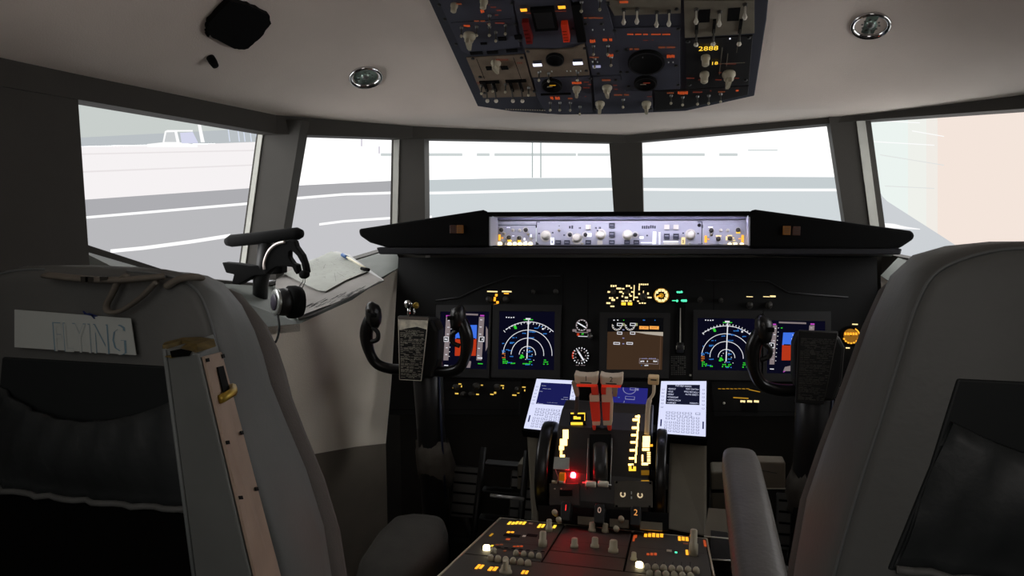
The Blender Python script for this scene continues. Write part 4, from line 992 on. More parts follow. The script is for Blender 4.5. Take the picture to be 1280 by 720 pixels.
# cutoff plate with two horseshoe marks
b = MB(); hrect(b, 792, 618, 48, 33, mat('quadrant_plate_grey', (78, 74, 66), .6, noise=.1), .006)
for x, y in ((771, 603), (813, 604), (771, 632), (812, 633)): hrect(b, x, y, 3, 3, M_matte, .0065)
rq(b).build('cutoff_plate', tq_, bevel=.0015)
for x, y in ((778.5, 618), (800, 619)):
    p, Pp = hump(x, y, .0085); b = MB()
    loc = [Vector((math.cos(rad(a)), math.sin(rad(a)))) for a in range(130, 411, 20)]
    b.tube([p+(Pp.ex*q.x+Pp.ey*q.y)*.0048 for q in loc], .0015, mat('horseshoe_cream', (235, 215, 180), .5, 0, .45, (255, 225, 180)), 6); rq(b).build('horseshoe_mark', tq_)
b = MB(); hrect(b, 789.5, 616, 1.2, 3.6, M_sticker, .007); hrect(b, 789.5, 622, 1.6, 3, M_sticker, .007); rq(b).build('plate_lettering', tq_)
# left lower plate
b = MB(); hrect(b, 706, 618, 38, 28, mat('quadrant_plate_brown', (62, 54, 50), .6, noise=.15), .006); hrect(b, 708, 616, 16, 8, M_matte, .008)
for x in (694, 702): hrect(b, x, 611, 2, 2, M_strip, .008)
rq(b).build('left_plate', tq_, bevel=.0015)
# red lamp, amber cap, white pins
p, Pp = hump(716.5, 594, .006); b = MB()
b.lathe([(.0062, -.004), (.0062, .002), (.005, .005), (.002, .0068)], G_red, seg=16)
o = rel(b, (0, 0, 0)).build('red_lamp', tq_); o.location = p-TQ; o.rotation_euler = (rad(-50+90-90), 0, 0)
b = MB(); p = hump(703, 596, .01)[0]; b.hull8([(p.x+i*.007, p.y+j*.006, p.z+k*.009) for i in (-1, 1) for j in (-1, 1) for k in (-1, 1)], mat('amber_cap', (200, 130, 30), .4, 0, .15, (220, 130, 20))); rq(b).build('amber_cap', tq_, bevel=.002)
for x in (693, 702.5):
    b = MB(); p = hump(x, 602.5, .01)[0]; b.lathe([(.0035, -.006), (.0035, .006)], M_knob, tuple(p), 'x', 10); rq(b).build('white_pin', tq_)
# note taped on
b = MB(); c = [hump(x, y, .018)[0] for x, y in ((693, 571), (712, 572), (711.5, 587), (691.5, 586))]; b.slab(c, (0, .0015, -.0015), M_paper); rq(b)
for k in range(3):
    pass
b.build('paper_note', tq_)
b = MB(); p = [hump(694, 586, .016)[0], hump(696, 592, .02)[0], hump(698, 597, .014)[0], hump(697, 603, .008)[0]]; b.tube(smooth_pts(p, 4), .0013, mat('pink_wire', (190, 110, 110), .5), 6); rq(b).build('wire', tq_)

# trim wheels
for (px, cy_, x, r, w, lab) in ((687, 579, -.142, .109, .034, 'black trim wheel'), (827, 588, .122, .109, .026, 'black trim wheel')):
    c = xhit(px, cy_, x); b = MB()
    b.lathe([(r*.72, -w*.3), (r*.93, -w*.45), (r*.985, -w*.4), (r, -w*.2), (r, w*.2), (r*.985, w*.4), (r*.93, w*.45), (r*.72, w*.3), (r*.3, w*.3), (r*.25, w*.6), (.004, w*.6)], mat('trim_wheel_black', (20, 20, 20), .3), (x, 1.625, .573), 'x', 56)
    b.lathe([(r*.75, -w*.32), (r*.2, -w*.32), (.004, -w*.4)], mat('trim_wheel_black', (20, 20, 20), .3), (x, 1.625, .573), 'x', 40)
    rq(b).build('trim_wheel', tq_)
b = MB(); b.tube([(-.15, 1.625, .573), (.125, 1.625, .573)], .012, M_steel, 10); rq(b).build('trim_wheel_axle', tq_)

# thrust levers
def lever(label, hx0, hx1, hy0, hy1, arm, num):
    yb = hump((arm[2][0]+arm[2][1])/2, 535)[0].y-.010; base = yhit((arm[2][0]+arm[2][1])/2, 537, yb)
    t = thing('thrust_lever', label, 'lever', base, 'thrust levers')
    o = tuple(base); Y1 = yb+.012
    def pt(px, py): 
        y = yb+(Y1-yb)*(537-py)/65; return yhit(px, py, y)
    # handle: flared ivory block, slightly concave top
    b = MB(); m = (hx0+hx1)/2
    H = [pt(hx0-1, hy0-1), pt(hx0+5, hy0+1.2), pt(m, hy0+2), pt(hx1-5, hy0+1.6), pt(hx1+1, hy0), pt(hx1+.5, hy1), pt(hx1-3, hy1+1), pt(hx0+3, hy1), pt(hx0, hy1-1)]
    b.slab(H, (0, .03, .004), M_lever); rel(b, o).build('handle', t, bevel=.003)
    b = MB(); p = pt(m, (hy0+hy1)/2-1); gm = MB(); glyphs(gm, num, 0, 0, .017, 0, M_knobd)
    gm.v = [(p.x+v[0]-o[0], p.y-.0012-o[1], p.z+v[1]-o[2]) for v in gm.v]
    w = (pt(hx1, hy1)-pt(hx0, hy1)).length
    q = pt(m, hy1-2); 
    gm.box((q.x-o[0], q.y-.0012-o[1], q.z-o[2]), (w*.5, .0006, .0028), M_knobd); gm.build('number_marking', t)
    b = MB(); b.slab([pt(hx0+1, hy1-.5), pt(hx1-.5, hy1), pt(hx1-2, hy1+3.5), pt(hx0+2, hy1+3)], (0, .022, 0), mat('lever_red_glow', (232, 60, 36), .5, 0, .25, (255, 60, 30))); rel(b, o).build('red_underside', t, bevel=.001)
    for i, (x0, x1, y0, x2, x3, y1, mm, nm) in enumerate(arm[1]):
        b = MB(); b.slab([pt(x0, y0), pt(x1, y0), pt(x3, y1), pt(x2, y1)], (0, .016, .001), mm); rel(b, o).build(nm, t, bevel=.0015)
    return t
R_ = M_red; I_ = M_lever
lever('left thrust lever with ivory handle marked 1 and red arm', 718.5, 746.5, 468.5, 480.5, (None, [
    (738.5, 746.5, 483, 739.5, 748, 494, R_, 'arm'), (736.5, 748.5, 494, 737, 749, 502.5, I_, 'arm_collar'), (736.8, 749, 502.5, 740, 750.2, 527, R_, 'arm'), (740, 750, 527, 740.5, 750, 532, I_, 'arm_foot'), (740, 744, 532, 741, 744.5, 538, R_, 'arm_toe'),
    (714, 721, 478, 719, 723.5, 496, mat('reverser_beige', (150, 136, 116), .6), 'reverse_lever'), (719, 723, 496, 717, 722, 518, M_knobd, 'reverse_link')], (738, 749)), '1')
lever('right thrust lever with ivory handle marked 2 and red arm', 750.5, 777.5, 469.5, 481.5, (None, [
    (751, 757.5, 484, 751.5, 758, 493.5, R_, 'arm'), (758, 765, 483, 756, 764.5, 500, I_, 'arm_side'), (751.5, 765, 494, 752, 765.5, 503, I_, 'arm_collar'), (752, 762.5, 503, 753.5, 762, 526, R_, 'arm'), (762.5, 766, 503, 762, 765, 530, I_, 'arm_side'),
    (753.5, 764.5, 526, 754, 764.5, 532, I_, 'arm_foot'), (758.5, 764, 532, 760, 764, 538.5, R_, 'arm_toe'), (765, 772, 484, 766, 771, 496, mat('reverser_beige', (150, 136, 116), .6), 'reverse_lever')], (752, 764)), '2')
# flap lever
yf = hump(808, 542)[0].y-.010; base = yhit(808, 545, yf); t = thing('flap_lever', 'pale bent flap lever with a cream tag handle beside the right keypad unit', 'lever', base)
def fp(px, py): return yhit(px, py, yf+.012*(545-py)/75)
b = MB(); b.slab([fp(810, 471.5), fp(824, 472), fp(823.5, 482), fp(809.5, 481)], (0, .022, .003), mat('flap_handle_cream', (232, 200, 150), .5)); rel(b, base).build('handle', t, bevel=.003)
b = MB(); q = fp(817, 474.8); b.box((q.x, q.y-.001, q.z), (.013, .0006, .0028), M_knobd); rel(b, base).build('handle_marking', t)
b = MB(); b.tube(smooth_pts([fp(817.5, 481), fp(816.8, 492), fp(812, 500), fp(810, 512), (fp(808.5, 543))], 5), [.0036]*10+[.0056]*11, I_, 10, flat=.6); rel(b, base).build('stem', t)

# ================================================================ AFT PEDESTAL
s12, c12 = math.sin(rad(12)), math.cos(rad(12))
PE = Plane(yhit(750, 660, 1.5), (1, 0, 0), (0, c12, -s12))
PP = sub(PE, 740, 700)
pd = thing('centre_pedestal', 'dark centre pedestal of radio panels with amber backlighting between the seats', 'pedestal', PP)
cor = [PP.uv(*p) for p in ((625, 648.5), (883, 673))]
x0, x1 = cor[0][0], cor[1][0]; yt = cor[0][1]; yb_ = yt-.62
b = MB(); b.prism([(x0, yt), (x1, yt), (x1, yb_), (x0, yb_)], -.46, -.001, M_matte); b.build('pedestal_body', pd, bevel=.004)
b = MB()
for (p, q) in (((x0, yt), (x0, yb_)), ((x1, yt), (x1, yb_)), ((x0, yt), (x1, yt))): b.tube([(*p, .001), (*q, .001)], .0022, M_edge, 6)
b.build('edge_trim', pd)
sx1 = PP.uv(707, 656)[0]; sx2 = PP.uv(791, 664)[0]
def pplate(name, xa, xb, ya, yb2, m, lab):
    b = MB(); b.prism([(xa, ya), (xb, ya), (xb, yb2), (xa, yb2)], 0, .003, m); o = b.build(name, pd, bevel=.001)
    if lab: o['label'] = lab
pplate('left_radio_panel', x0+.004, sx1-.002, yt-.003, yt-.30, M_ped, None); pplate('right_radio_panel', sx2+.002, x1-.004, yt-.003, yt-.30, M_ped, None)
ym = PP.uv(745, 696)[1]
pplate('middle_radio_panel', sx1+.002, sx2-.002, yt-.003, ym+.002, M_pedm, 'panel with red light painted into its colour'); pplate('middle_blank_panel', sx1+.002, sx2-.002, ym-.002, yt-.30, M_pedm, 'plain panel')
pplate('aft_panel', x0+.004, x1-.004, yt-.304, yb_+.003, M_ped, None)
b = MB(); D = Draw(PP, b, .0036)
for x, y, w, h, g in ((646, 656, 23, 4.2, G_yel), (676.5, 659.5, 9, 5, G_yel), (693, 660.7, 5, 4.2, G_yel), (638, 667.6, 10, 2, G_amber), (614, 671, 4, 4, G_dyel), (635, 676.4, 7, 2, G_orange), (624, 683.2, 11, 1.4, G_odim), (645, 685.4, 18, 1.6, G_orange), (631, 691, 4, 2, G_odim), (649, 694, 6, 1.6, G_odim),
                      (615, 684.6, 4, 2.4, G_yel), (599.5, 711, 9.5, 6, G_amber), (616, 713.5, 12, 6, G_amber), (656, 718.5, 9, 5, G_amber),
                      (817, 671.5, 25, 4.6, G_amber), (816, 668.4, 12, 1, G_odim), (854, 675.7, 14, 5.2, G_amber), (814.5, 695.4, 14, 3, G_orange), (852, 693, 6, 6, G_yel), (858.6, 693.4, 4, 6, G_amber), (845, 692.8, 4, 2, G_green), (792.5, 676, 3.4, 10, G_orange), (795, 672.5, 3, 4, G_orange), (881, 681, 4, 9, G_orange), (883, 687, 2.6, 6, G_odim), (857, 682, 8, 1, G_odim)):
    b = MB(); D = Draw(PP, b, .0036); D.dash(x, y, w, h, g, max(1, int(w/4.5))); b.build('legend', pd)
b = MB(); D = Draw(PP, b, .0036)
D.rect(655, 672.5, 4, 2, M_knobw); D.rect(836.5, 691, 6.5, 2.6, M_knob); D.rect(663.5, 656.6, 5, 1.6, M_knob)
for a, c in (((625, 679), (700, 687)), ((795, 686), (880, 694)), ((709, 679), (790, 685))): D.line(a, c, .8, M_matte)
for a, w in ((640, 22), (665, 14)): D.rect(a, 671.5, w, 3, M_matte)
for k in range(6): D.line((808+k*11, 705), (807+k*11, 716), .7, M_matte)
b.build('backlit_marking', pd)
b = MB()
for x, y in ((608, 689.5), (799, 711)):
    b = MB(); u, v = PP.uv(x, y); b.lathe([(.0068, .002), (.0068, .010), (.005, .012)], glow('glow_square_cap', (255, 236, 180), 6), (u, v, 0), seg=12); b.build('lit_cap', pd)
b = MB()
for i in range(7):
    u, v = PP.uv(623.5+i*9.1, 686.6+i*.95); b.ring((u, v, .0042), .0045, .0078, 0, M_knobd); b.ring((u, v, .004), 0, .0046, 0, M_matte)
b.build('selector_hole', pd)
def pk(kind, x, y, s=1.0): return put(kind, PP, PP, x, y, pd, s=s, h=.003)
o = pk('dome_knob', 617, 691.5, 1.0)
for i in range(6): pk('dome_knob', 613+i*9.4, 700.5+i*1.3, 1.0)
for i in range(4): pk('dome_knob', 645+i*9.5, 694+i*1.2, .9)
for i in range(7): pk('dome_knob', 809+i*10.2, 712+i*.7, 1.0)
for i in range(6): pk('dome_knob', 812+i*10.2, 720+i*.7, 1.0)
pk('selector', 632, 716, .85)
for x, y, s in ((743.5, 684, .8), (766.5, 690, .95), (718, 684, .75), (740, 664, .8), (756.5, 665, .75), (792, 700, .6)): pk('round_knob', x, y, s)
def post_knob(px, py, h, r, m, nm='tall_knob'):
    u, v = PP.uv(px, py); b = MB(); b.lathe([(r, .003), (r, h*.5), (r*.8, h*.52), (r*.78, h), (r*.6, h+.002)], m, (u, v, 0), seg=14); return b.build(nm, pd)
post_knob(678, 685, .03, .0085, M_knob); post_knob(686, 666, .026, .0075, M_knob); post_knob(866.5, 696, .05, .0085, M_knob)
o = post_knob(866.5, 673, .014, .0075, mat('amber_lit_knob', (190, 120, 40), .5, 0, .35, (240, 140, 30))); o['label'] = 'amber lit knob'
# fire handles between quadrant and pedestal
FP = Plane(yhit(750, 640, 1.48), (1, 0, 0), (0, math.sin(rad(35)), math.cos(rad(35))))
fb = thing('fire_control_panel', 'pale strip panel with white knobs between throttle quadrant and pedestal', 'panel', sub(FP, 750, 650)); FB = sub(FP, 750, 650)
b = MB()
for x0_, x1_ in ((722, 744), (762, 786), (800, 828)): b = MB(); b.prism([FB.uv(x0_, 645+(x0_-722)*.08), FB.uv(x1_, 645+(x1_-722)*.08), FB.uv(x1_, 655+(x1_-722)*.08), FB.uv(x0_, 655+(x0_-722)*.08)], -.01, 0, M_stand); b.build('pale_strip', fb)
b = MB(); b.prism([FB.uv(672, 630), FB.uv(836, 640), FB.uv(836, 662), FB.uv(672, 650)], -.018, -.010, M_matte); b.build('backing_plate', fb)
for x, y in ((695, 640), (777, 648), (700, 649), (771, 660)):
    u, v = FB.uv(x, y+3); b = MB(); b.lathe([(.005, 0), (.0045, .012), (.0065, .018), (.006, .026), (.003, .029)], M_knob, (u, v, 0), seg=12); b.build('round_knob', fb)
for (x, y, num, g, lab) in ((708.5, 640, '1', mat('glow_fire_red', (60, 20, 20), .4, 0, 1.4, (255, 50, 50)), 'black fire handle with a red numeral 1, leftmost of the three'), (750, 643, '0', mat('glow_fire_dim', (60, 50, 46), .4, 0, .5, (220, 180, 160)), 'black fire handle with a dim numeral 0, middle of the three'), (795, 646, '2', mat('glow_fire_amber', (60, 40, 20), .4, 0, .8, (255, 170, 90)), 'black fire handle with an amber numeral 2, rightmost of the three')):
    Pf = sub(FP, x, y); t = thing('fire_pull', lab, 'fire pull', Pf)
    b = MB(); b.prism([(-.010, -.022), (.010, -.022), (.0115, .012), (.009, .018), (-.009, .018), (-.0115, .012)], -.010, .022, M_black); b.build('grip', t, bevel=.002)
    b = MB(); glyphs(b, num, 0, .004, .018, .0226, g); b.build('numeral', t)

# ================================================================ CONTROL YOKES
def yoke(label, cx, lit):
    """wheel centred at x = cx, plane y = 1.68; dimensions in metres from the wheel centre"""
    Y = 1.68; O = (cx, Y, .84)
    t = thing('control_yoke', label, 'control yoke', O)
    def T(P, r, nm, m=M_black, seg=14, fl=1.0):
        b = MB(); b.tube(smooth_pts(P, 6), r, m, seg, flat=fl); return b.build(nm, t)
    for s in (-1, 1):
        P = [(s*.03, .01, -.062), (s*.075, .005, -.062), (s*.112, 0, -.048), (s*.130, -.005, -.012), (s*.134, -.008, .03), (s*.124, -.008, .062), (s*.108, -.006, .082)]
        n = len(smooth_pts(P, 6)); rs = [.0135+.0035*(i/n > .45)*min(1, (i/n-.45)*6) for i in range(n)]
        T(P, rs, 'wheel_horn', mat('horn_black', (20, 20, 20), .28))
        b = MB(); b.loft([[(s*(.112+q*math.cos(a)*w*.9), -.010+q*math.sin(a)*w*1.05, z+.004*math.cos(a)) for q in (1,) for a in [2*PI*k/14 for k in range(14)]] for z, w in ((.050, .013), (.062, .020), (.078, .0225), (.096, .021), (.106, .016), (.110, .006))], mat('grip_black', (24, 24, 24), .35), True)
        b.build('grip_head', t)
        b = MB(); b.box((s*.100, -.034, .083), (.014, .008, .010), M_matte); b.lathe([(.0045, -.004), (.0035, .004)], M_knobd, (s*.118, -.032, .094), 'y', 10); b.build('trim_switch', t, bevel=.001)
        b = MB(); b.tube(smooth_pts([(s*.112, -.018, .05), (s*.098, -.018, .036), (s*.100, -.016, .018), (s*.118, -.014, .01)], 5), .006, M_black, 8); b.build('trigger', t)
    # hub
    b = MB(); b.loft([[(x, y, z) for x, z in ((-.038, .072), (.046, .072), (.060, .045), (.058, -.03), (.044, -.078), (-.030, -.078), (-.044, -.03), (-.046, .045))] for y in (-.012, .045)], M_black, False); b.build('hub', t, bevel=.008)
    # checklist plate
    b = MB(); b.hull8([(x, y, z) for (x, z) in ((-.040, .082), (-.040, -.083), (.041, .082), (.019, -.083)) for y in (-.024, -.014)], M_black)
    b.v = b.v; b.build('checklist_board', t, bevel=.002)
    b = MB()
    if lit:
        M_h = mat('checklist_head', (225, 218, 200), .5, noise=.3, nscale=60); M_l = mat('checklist_text', (150, 146, 134), .6)
        b.hull8([(x, y, z) for (x, z) in ((-.039, .081), (-.039, .074), (.040, .081), (.0385, .074)) for y in (-.0262, -.024)], mat('checklist_clip_bar', (110, 102, 96), .5))
        b.add([(-.038, -.0245, .073), (.038, -.0245, .073), (.035, -.0245, .050), (.010, -.0245, .056), (-.012, -.0245, .052), (-.037, -.0245, .046)], [(0, 1, 2, 3, 4, 5)], M_h)
        for a in (((-.039, .08), (-.039, -.081)), ((.040, .08), (.0185, -.081)), ((-.039, -.081), (.0185, -.081))): b.tube([(a[0][0], -.0245, a[0][1]), (a[1][0], -.0245, a[1][1])], .0009, M_h, 5)
    else:
        M_l = mat('checklist_text_dim', (64, 62, 58), .7)
        for a in (((-.039, .08), (.040, .08)), ((.040, .08), (.0185, -.081)),): b.tube([(a[0][0], -.0245, a[0][1]), (a[1][0], -.0245, a[1][1])], .0007, M_l, 5)
    z = .064 if not lit else .046
    while z > -.076:
        w = .036-.0205*(.07-z)/.15*1.0; x = -.035
        while x < w-.004:
            l = random.uniform(.004, .014)
            if random.random() < .8: b.box((x+l/2, -.0245, z), (min(l, w-x), .0006, .0013 if random.random() < .8 else .0024), M_l)
            x += l+.002
        z -= random.choice((.0032, .0032, .0045))
    b.build('checklist_lettering', t)
    if lit:
        b = MB(); b.lathe([(.0095, -.006), (.011, -.003), (.0095, .002), (.004, .0035)], M_chrome, (-.012, -.022, .112), 'y', 20); b.lathe([(.0035, -.0075), (.0035, -.005)], M_black, (-.012, -.022, .112), 'y', 12)
        b.tube([(-.012, -.02, .105), (-.013, -.02, .08)], .0045, M_chrome, 10); b.build('chrome_clip', t)
        b = MB(); b.lathe([(.007, -.004), (.008, .003)], M_brass, (.004, -.014, .108), 'y', 14); b.tube([(.001, -.016, .1), (.000, -.016, .08)], .003, M_chrome, 8); b.build('clip_screw', t)
    # column
    b = MB(); b.tube([(.01, .04, 0), (.012, .06, -.2), (.016, .08, -.45), (.02, .11, -.8)], [.040, .038, .037, .037], mat('column_black', (30, 30, 31), .4), 20); b.build('column', t)
    b = MB(); R0 = []
    for i, (z, r) in enumerate(((-.270, .040), (-.30, .047), (-.34, .050), (-.365, .046), (-.385, .044))):
        R0.append([(.014+.0015*i+(r+(.006 if (k+i) % 3 == 0 else 0))*math.cos(2*PI*k/16), .068+.006*i+(r)*math.sin(2*PI*k/16), z+(.014*math.sin(k*2.4) if i in (0, 4) else 0)) for k in range(16)])
    b.loft(R0, mat('boot_grey', (92, 88, 82), .8, noise=.25, nscale=30), True); b.build('column_boot', t)
    b = MB(); b.tube([(.047, .03, -.08), (.050, .04, -.25), (.052, .06, -.42)], .003, mat('column_blue_cable', (40, 46, 70), .4), 6); b.build('cable', t)
yoke('black control yoke with worn pale checklist board and chrome clip at the left', -.492, True)
yoke('black control yoke with dark checklist board, partly hidden by the right seat', .452, False)

# ================================================================ SEATS
def seat(name, label, cx, y0, z0, left):
    t = thing(name, label, 'seat', (cx, y0, 0))
    Hr = [(0, 1.125), (.06, 1.124), (.10, 1.122), (.135, 1.115), (.158, 1.10), (.171, 1.07), (.180, 1.03), (.192, .97), (.205, .914), (.228, .84), (.250, .76), (.264, .66), (.268, .56), (.266, .47), (.25, .455), (0, .455)]
    Hf = [(0, 1.105), (.03, 1.104), (.06, 1.10), (.085, 1.09), (.112, 1.06), (.13, 1.025), (.142, .99), (.152, .95), (.172, .90), (.202, .83), (.226, .75), (.238, .66), (.242, .56), (.24, .47), (.225, .455), (0, .455)]
    if not left:     # this seat is squarer at the shoulders
        Hr = [(0, 1.125), (.06, 1.124), (.10, 1.121), (.130, 1.112), (.150, 1.098), (.162, 1.07), (.171, 1.03), (.184, .97), (.197, .914), (.212, .84), (.224, .76), (.232, .66), (.234, .56), (.232, .47), (.22, .455), (0, .455)]
        Hf = [(0, 1.118), (.05, 1.117), (.09, 1.112), (.120, 1.102), (.140, 1.08), (.156, 1.035), (.168, .99), (.182, .94), (.196, .89), (.211, .83), (.220, .75), (.226, .66), (.23, .56), (.228, .47), (.215, .455), (0, .455)]
    def ring(mixf, y, sh=1.0, dz=0, lean=0):
        H = [((a[0]*(1-mixf)+c[0]*mixf)*sh, (a[1]*(1-mixf)+c[1]*mixf)+dz) for a, c in zip(Hr, Hf)]
        pts = [(d, z) for d, z in H]+[(-d, z) for d, z in H[-2:0:-1]]
        return [(p[0], y+lean*(p[1]-.8), p[1]+z0) for p in pts]
    b = MB()
    b.loft([ring(0, 0, .95, -.012), ring(0, .006, .985, -.004), ring(0, .02, 1.0), ring(.4, .07, 1.02), ring(.8, .12, 1.02), ring(1, .155, 1.0, 0), ring(1, .165, .96, -.01)], M_seat, True)
    b.build('back_shell', t)
    # cushion in front of the shell
    b = MB(); b.loft([ring(1, .150, .92, -.02), ring(1, .17, .985, -.012), ring(1, .195, 1.0, -.02), ring(1, .222, .96, -.04), ring(1, .235, .88, -.07)], M_cush, True); b.build('backrest_cushion', t)
    # seam piping along the inner ridge
    b = MB(); P = [(s*(d), .004, z+z0) for s in (1,) for d, z in Hr[1:14]]
    for s in (-1, 1): b.tube(smooth_pts([(s*d*.985, .006, z+z0-.004) for d, z in Hr[1:14]], 4), .0016, mat('piping_seat', (112, 116, 116), .5), 6)
    b.build('piping', t)
    # rear details
    def rp(name, pts, y, th, m, bev=.003, lab=None):
        b = MB(); b.slab([(x, y, z+z0) for x, z in pts], (0, th, 0), m); o = b.build(name, t, bevel=bev)
        if lab: o['label'] = lab
        return o
    def arcpts(xa, xb, z, dz, n=10): return [(xa+(xb-xa)*i/n, z+dz*math.sin(PI*i/n)) for i in range(n+1)]
    rp('recess_panel', [(-.126, 1.008), (.126, 1.008), (.142, .93), (.170, .832), (-.170, .832), (-.142, .93)], -.003, .012, mat('recess_dark', (38, 42, 43), .6), .002)
    # slack pocket with folds
    b = MB(); rows = []; NXp = 24
    for j in range(11):
        z = .972-.134*j/10; w = .130+.036*j/10
        r = []
        for i in range(NXp+1):
            a = i/NXp*2-1; sag = -.032*(1-a*a)*(1-j/10)
            r.append((a*w, -.010-.030*(1-a*a)*(.3+.7*math.sin(PI*min(1, j/10+.12)))-.003*math.sin(a*22+j*.5)-.002*math.sin(a*37+j), z+sag+z0))
        rows.append(r)
    vs = [p for r in rows for p in r]; W_ = NXp+1
    fs = [(i*W_+k, i*W_+k+1, (i+1)*W_+k+1, (i+1)*W_+k) for i in range(10) for k in range(NXp)]
    nv = len(vs); vs2 = vs+[(x, y+.006, z) for x, y, z in vs]
    bnd = [k for k in range(NXp)]
    fs2 = fs+[tuple(nv+k for k in f)[::-1] for f in fs]+[(k, nv+k, nv+k+1, k+1) for k in range(NXp)]+[(10*W_+k, 10*W_+k+1, nv+10*W_+k+1, nv+10*W_+k) for k in range(NXp)]
    b.add(vs2, fs2, M_seat2, True); b.build('map_pocket', t)
    b = MB(); b.tube([(x, y-.001, z) for x, y, z in rows[10]], .004, M_seat, 8); b.build('pocket_hem', t)
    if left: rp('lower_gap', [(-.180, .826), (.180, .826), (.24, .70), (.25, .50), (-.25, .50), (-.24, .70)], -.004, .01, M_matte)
    # frame, pan and base
    b = MB(); b.box((0, .10, .40), (.44, .30, .07), M_matte); b.box((0, .22, .22), (.20, .34, .30), M_matte); b.box((0, .25, .035), (.42, .60, .07), M_matte); b.build('seat_base', t, bevel=.01)
    fab = mat('seat_pan_fabric', (60, 58, 53), .85, noise=.15, nscale=20, bump=.4, bscale=300)
    def pad(nm, cxp, prof):
        b = MB(); RR = []
        for y, w, zt, zb in prof:
            zc = (zt+zb)/2; hz = (zt-zb)/2
            RR.append([(cxp+w*(abs(math.cos(a))**.45)*(1 if math.cos(a) > 0 else -1), y, zc+hz*(abs(math.sin(a))**.6)*(1 if math.sin(a) > 0 else -1)) for a in [2*PI*k/28 for k in range(28)]])
        b.loft(RR, fab, True); b.build(nm, t)
    pad('seat_cushion', 0, ((.24, .20, .46, .38), (.27, .235, .49, .37), (.40, .235, .485, .37), (.46, .23, .47, .37), (.48, .20, .44, .38)))
    for s in (-1, 1): pad('thigh_pad', s*.155, ((.47, .03, .44, .38), (.49, .055, .475, .37), (.56, .072, .495, .37), (.66, .076, .505, .37), (.72, .070, .505, .375), (.76, .052, .492, .38), (.785, .025, .46, .40)))
    return t

LS = seat('pilot_seat', 'grey padded seat at the left with a white sticker and raised armrest', -.56, .72, 0, True)
def lr(b): return rel(b, (-.56, .72, 0))
# sticker
b = MB(); yy = .7065
C4 = [yhit(18, 387, yy), yhit(163, 398, yy), yhit(170, 444, yy), yhit(18, 434, yy)]
b.slab(C4, (0, .001, 0), M_sticker); o = lr(b).build('sticker', LS)
ST = Plane(yhit(112, 421, yy-.0008), (1, 0, 0), (0, 0, 1)); b = MB()
glyphs(b, 'FLYING', -.001, -.004, .052, 0, M_stink, sx=.62)
glyphs(b, 'FLYING', -.0014, -.0045, .0505, .0002, M_sticker, sx=.61)
for pts in ([(-.020, .0225), (.012, .0185), (.020, .020), (.012, .0225), (-.004, .026)], [(-.018, .0225), (-.023, .0295), (-.019, .0295), (-.010, .024)], [(-.002, .0225), (.008, .014), (.012, .0145), (.006, .0225)]): b.prism([(x*.5+.004, y*.6+.0135) for x, y in pts], 0, .0003, M_stnavy)
b.v = [tuple(ST.m @ Vector(v)) for v in b.v]
lr(b).build('sticker_lettering', LS)
# harness straps over the top
b = MB()
P = [yhit(x, y, .70) for x, y in ((196, 352), (176, 372), (152, 388), (137, 390), (133, 382), (140, 368), (148, 352), (158, 344))]
b.tube(smooth_pts(P, 5), .0055, M_strap, 8, flat=.5); lr(b).build('hanging_strap', LS)
b = MB(); P = [yhit(60, 344, .705), yhit(110, 349, .705), yhit(150, 350, .702), yhit(190, 347, .704), yhit(206, 345, .71)]
b.tube(smooth_pts(P, 5), .011, M_strap, 10, flat=.35); lr(b).build('harness_band', LS)
b = MB()
for x in (106, 112, 130): 
    p = yhit(x, 349, .693); b.box(tuple(p), (.010, .002, .006), M_knobd)
lr(b).build('band_slot', LS)
b = MB(); P = [yhit(208, 358, .712), yhit(222, 350, .716), yhit(240, 346, .72), yhit(248, 347, .735)]; b.tube(smooth_pts(P, 5), .0085, M_strap, 10, flat=.5); lr(b).build('shoulder_strap', LS)
b = MB(); P = [yhit(56, 340, .74), yhit(120, 341, .74), yhit(200, 345, .745), yhit(238, 347, .75)]; b.tube(smooth_pts(P, 5), [.0045]*16, M_strap, 8); lr(b).build('top_strap', LS)
# raised armrest fixed on the back
ya, yc = .635, .722
def ext(p, q, k): return q+(q-p)*k
A0, A1 = yhit(206, 436, ya), yhit(243, 720, ya); B0, B1 = yhit(248, 441, ya), yhit(313, 720, ya); C0, C1 = yhit(274, 434, yc), yhit(351, 720, yc)
A1, B1, C1 = ext(A0, A1, .3), ext(B0, B1, .3), ext(C0, C1, .3)
D0, D1 = Vector((A0.x, yc-.003, A0.z)), Vector((A1.x, yc-.003, A1.z))
E0, E1 = B0+(C0-B0)*.93, B1+(C1-B1)*.93
b = MB(); b.add([A0, B0, E0, D0, A1, B1, E1, D1], [(0, 1, 2, 3), (4, 7, 6, 5), (0, 4, 5, 1), (1, 5, 6, 2), (2, 6, 7, 3), (3, 7, 4, 0)], mat('armrest_grey', (118, 122, 120), .55, noise=.08, nscale=12)); lr(b).build('raised_armrest', LS, bevel=.004)
n_ = (B1-B0).cross(C0-B0).normalized()
if n_.x < 0: n_ = -n_
def on(u, v, off=.001): 
    a = B0+(B1-B0)*u; c = C0+(C1-C0)*u; return a+(c-a)*v+n_*off
b = MB(); b.slab([on(.015, .04), on(.99, .04), on(.99, .88), on(.015, .88)], n_*.003, M_strip); o = lr(b).build('armrest_strip', LS, bevel=.001); o['label'] = 'scuffed beige strip'
b = MB(); b.slab([on(.06, .42, .0045), on(.145, .42, .0045), on(.145, .72, .0045), on(.06, .72, .0045)], n_*.001, M_matte)
for u, v in ((.31, .12), (.285, .78), (.50, .12), (.475, .78), (.03, .1), (.03, .85)):
    b.slab([on(u-.006, v-.06, .0045), on(u+.006, v-.06, .0045), on(u+.006, v+.06, .0045), on(u-.006, v+.06, .0045)], n_*.001, M_matte)
lr(b).build('strip_slot', LS)
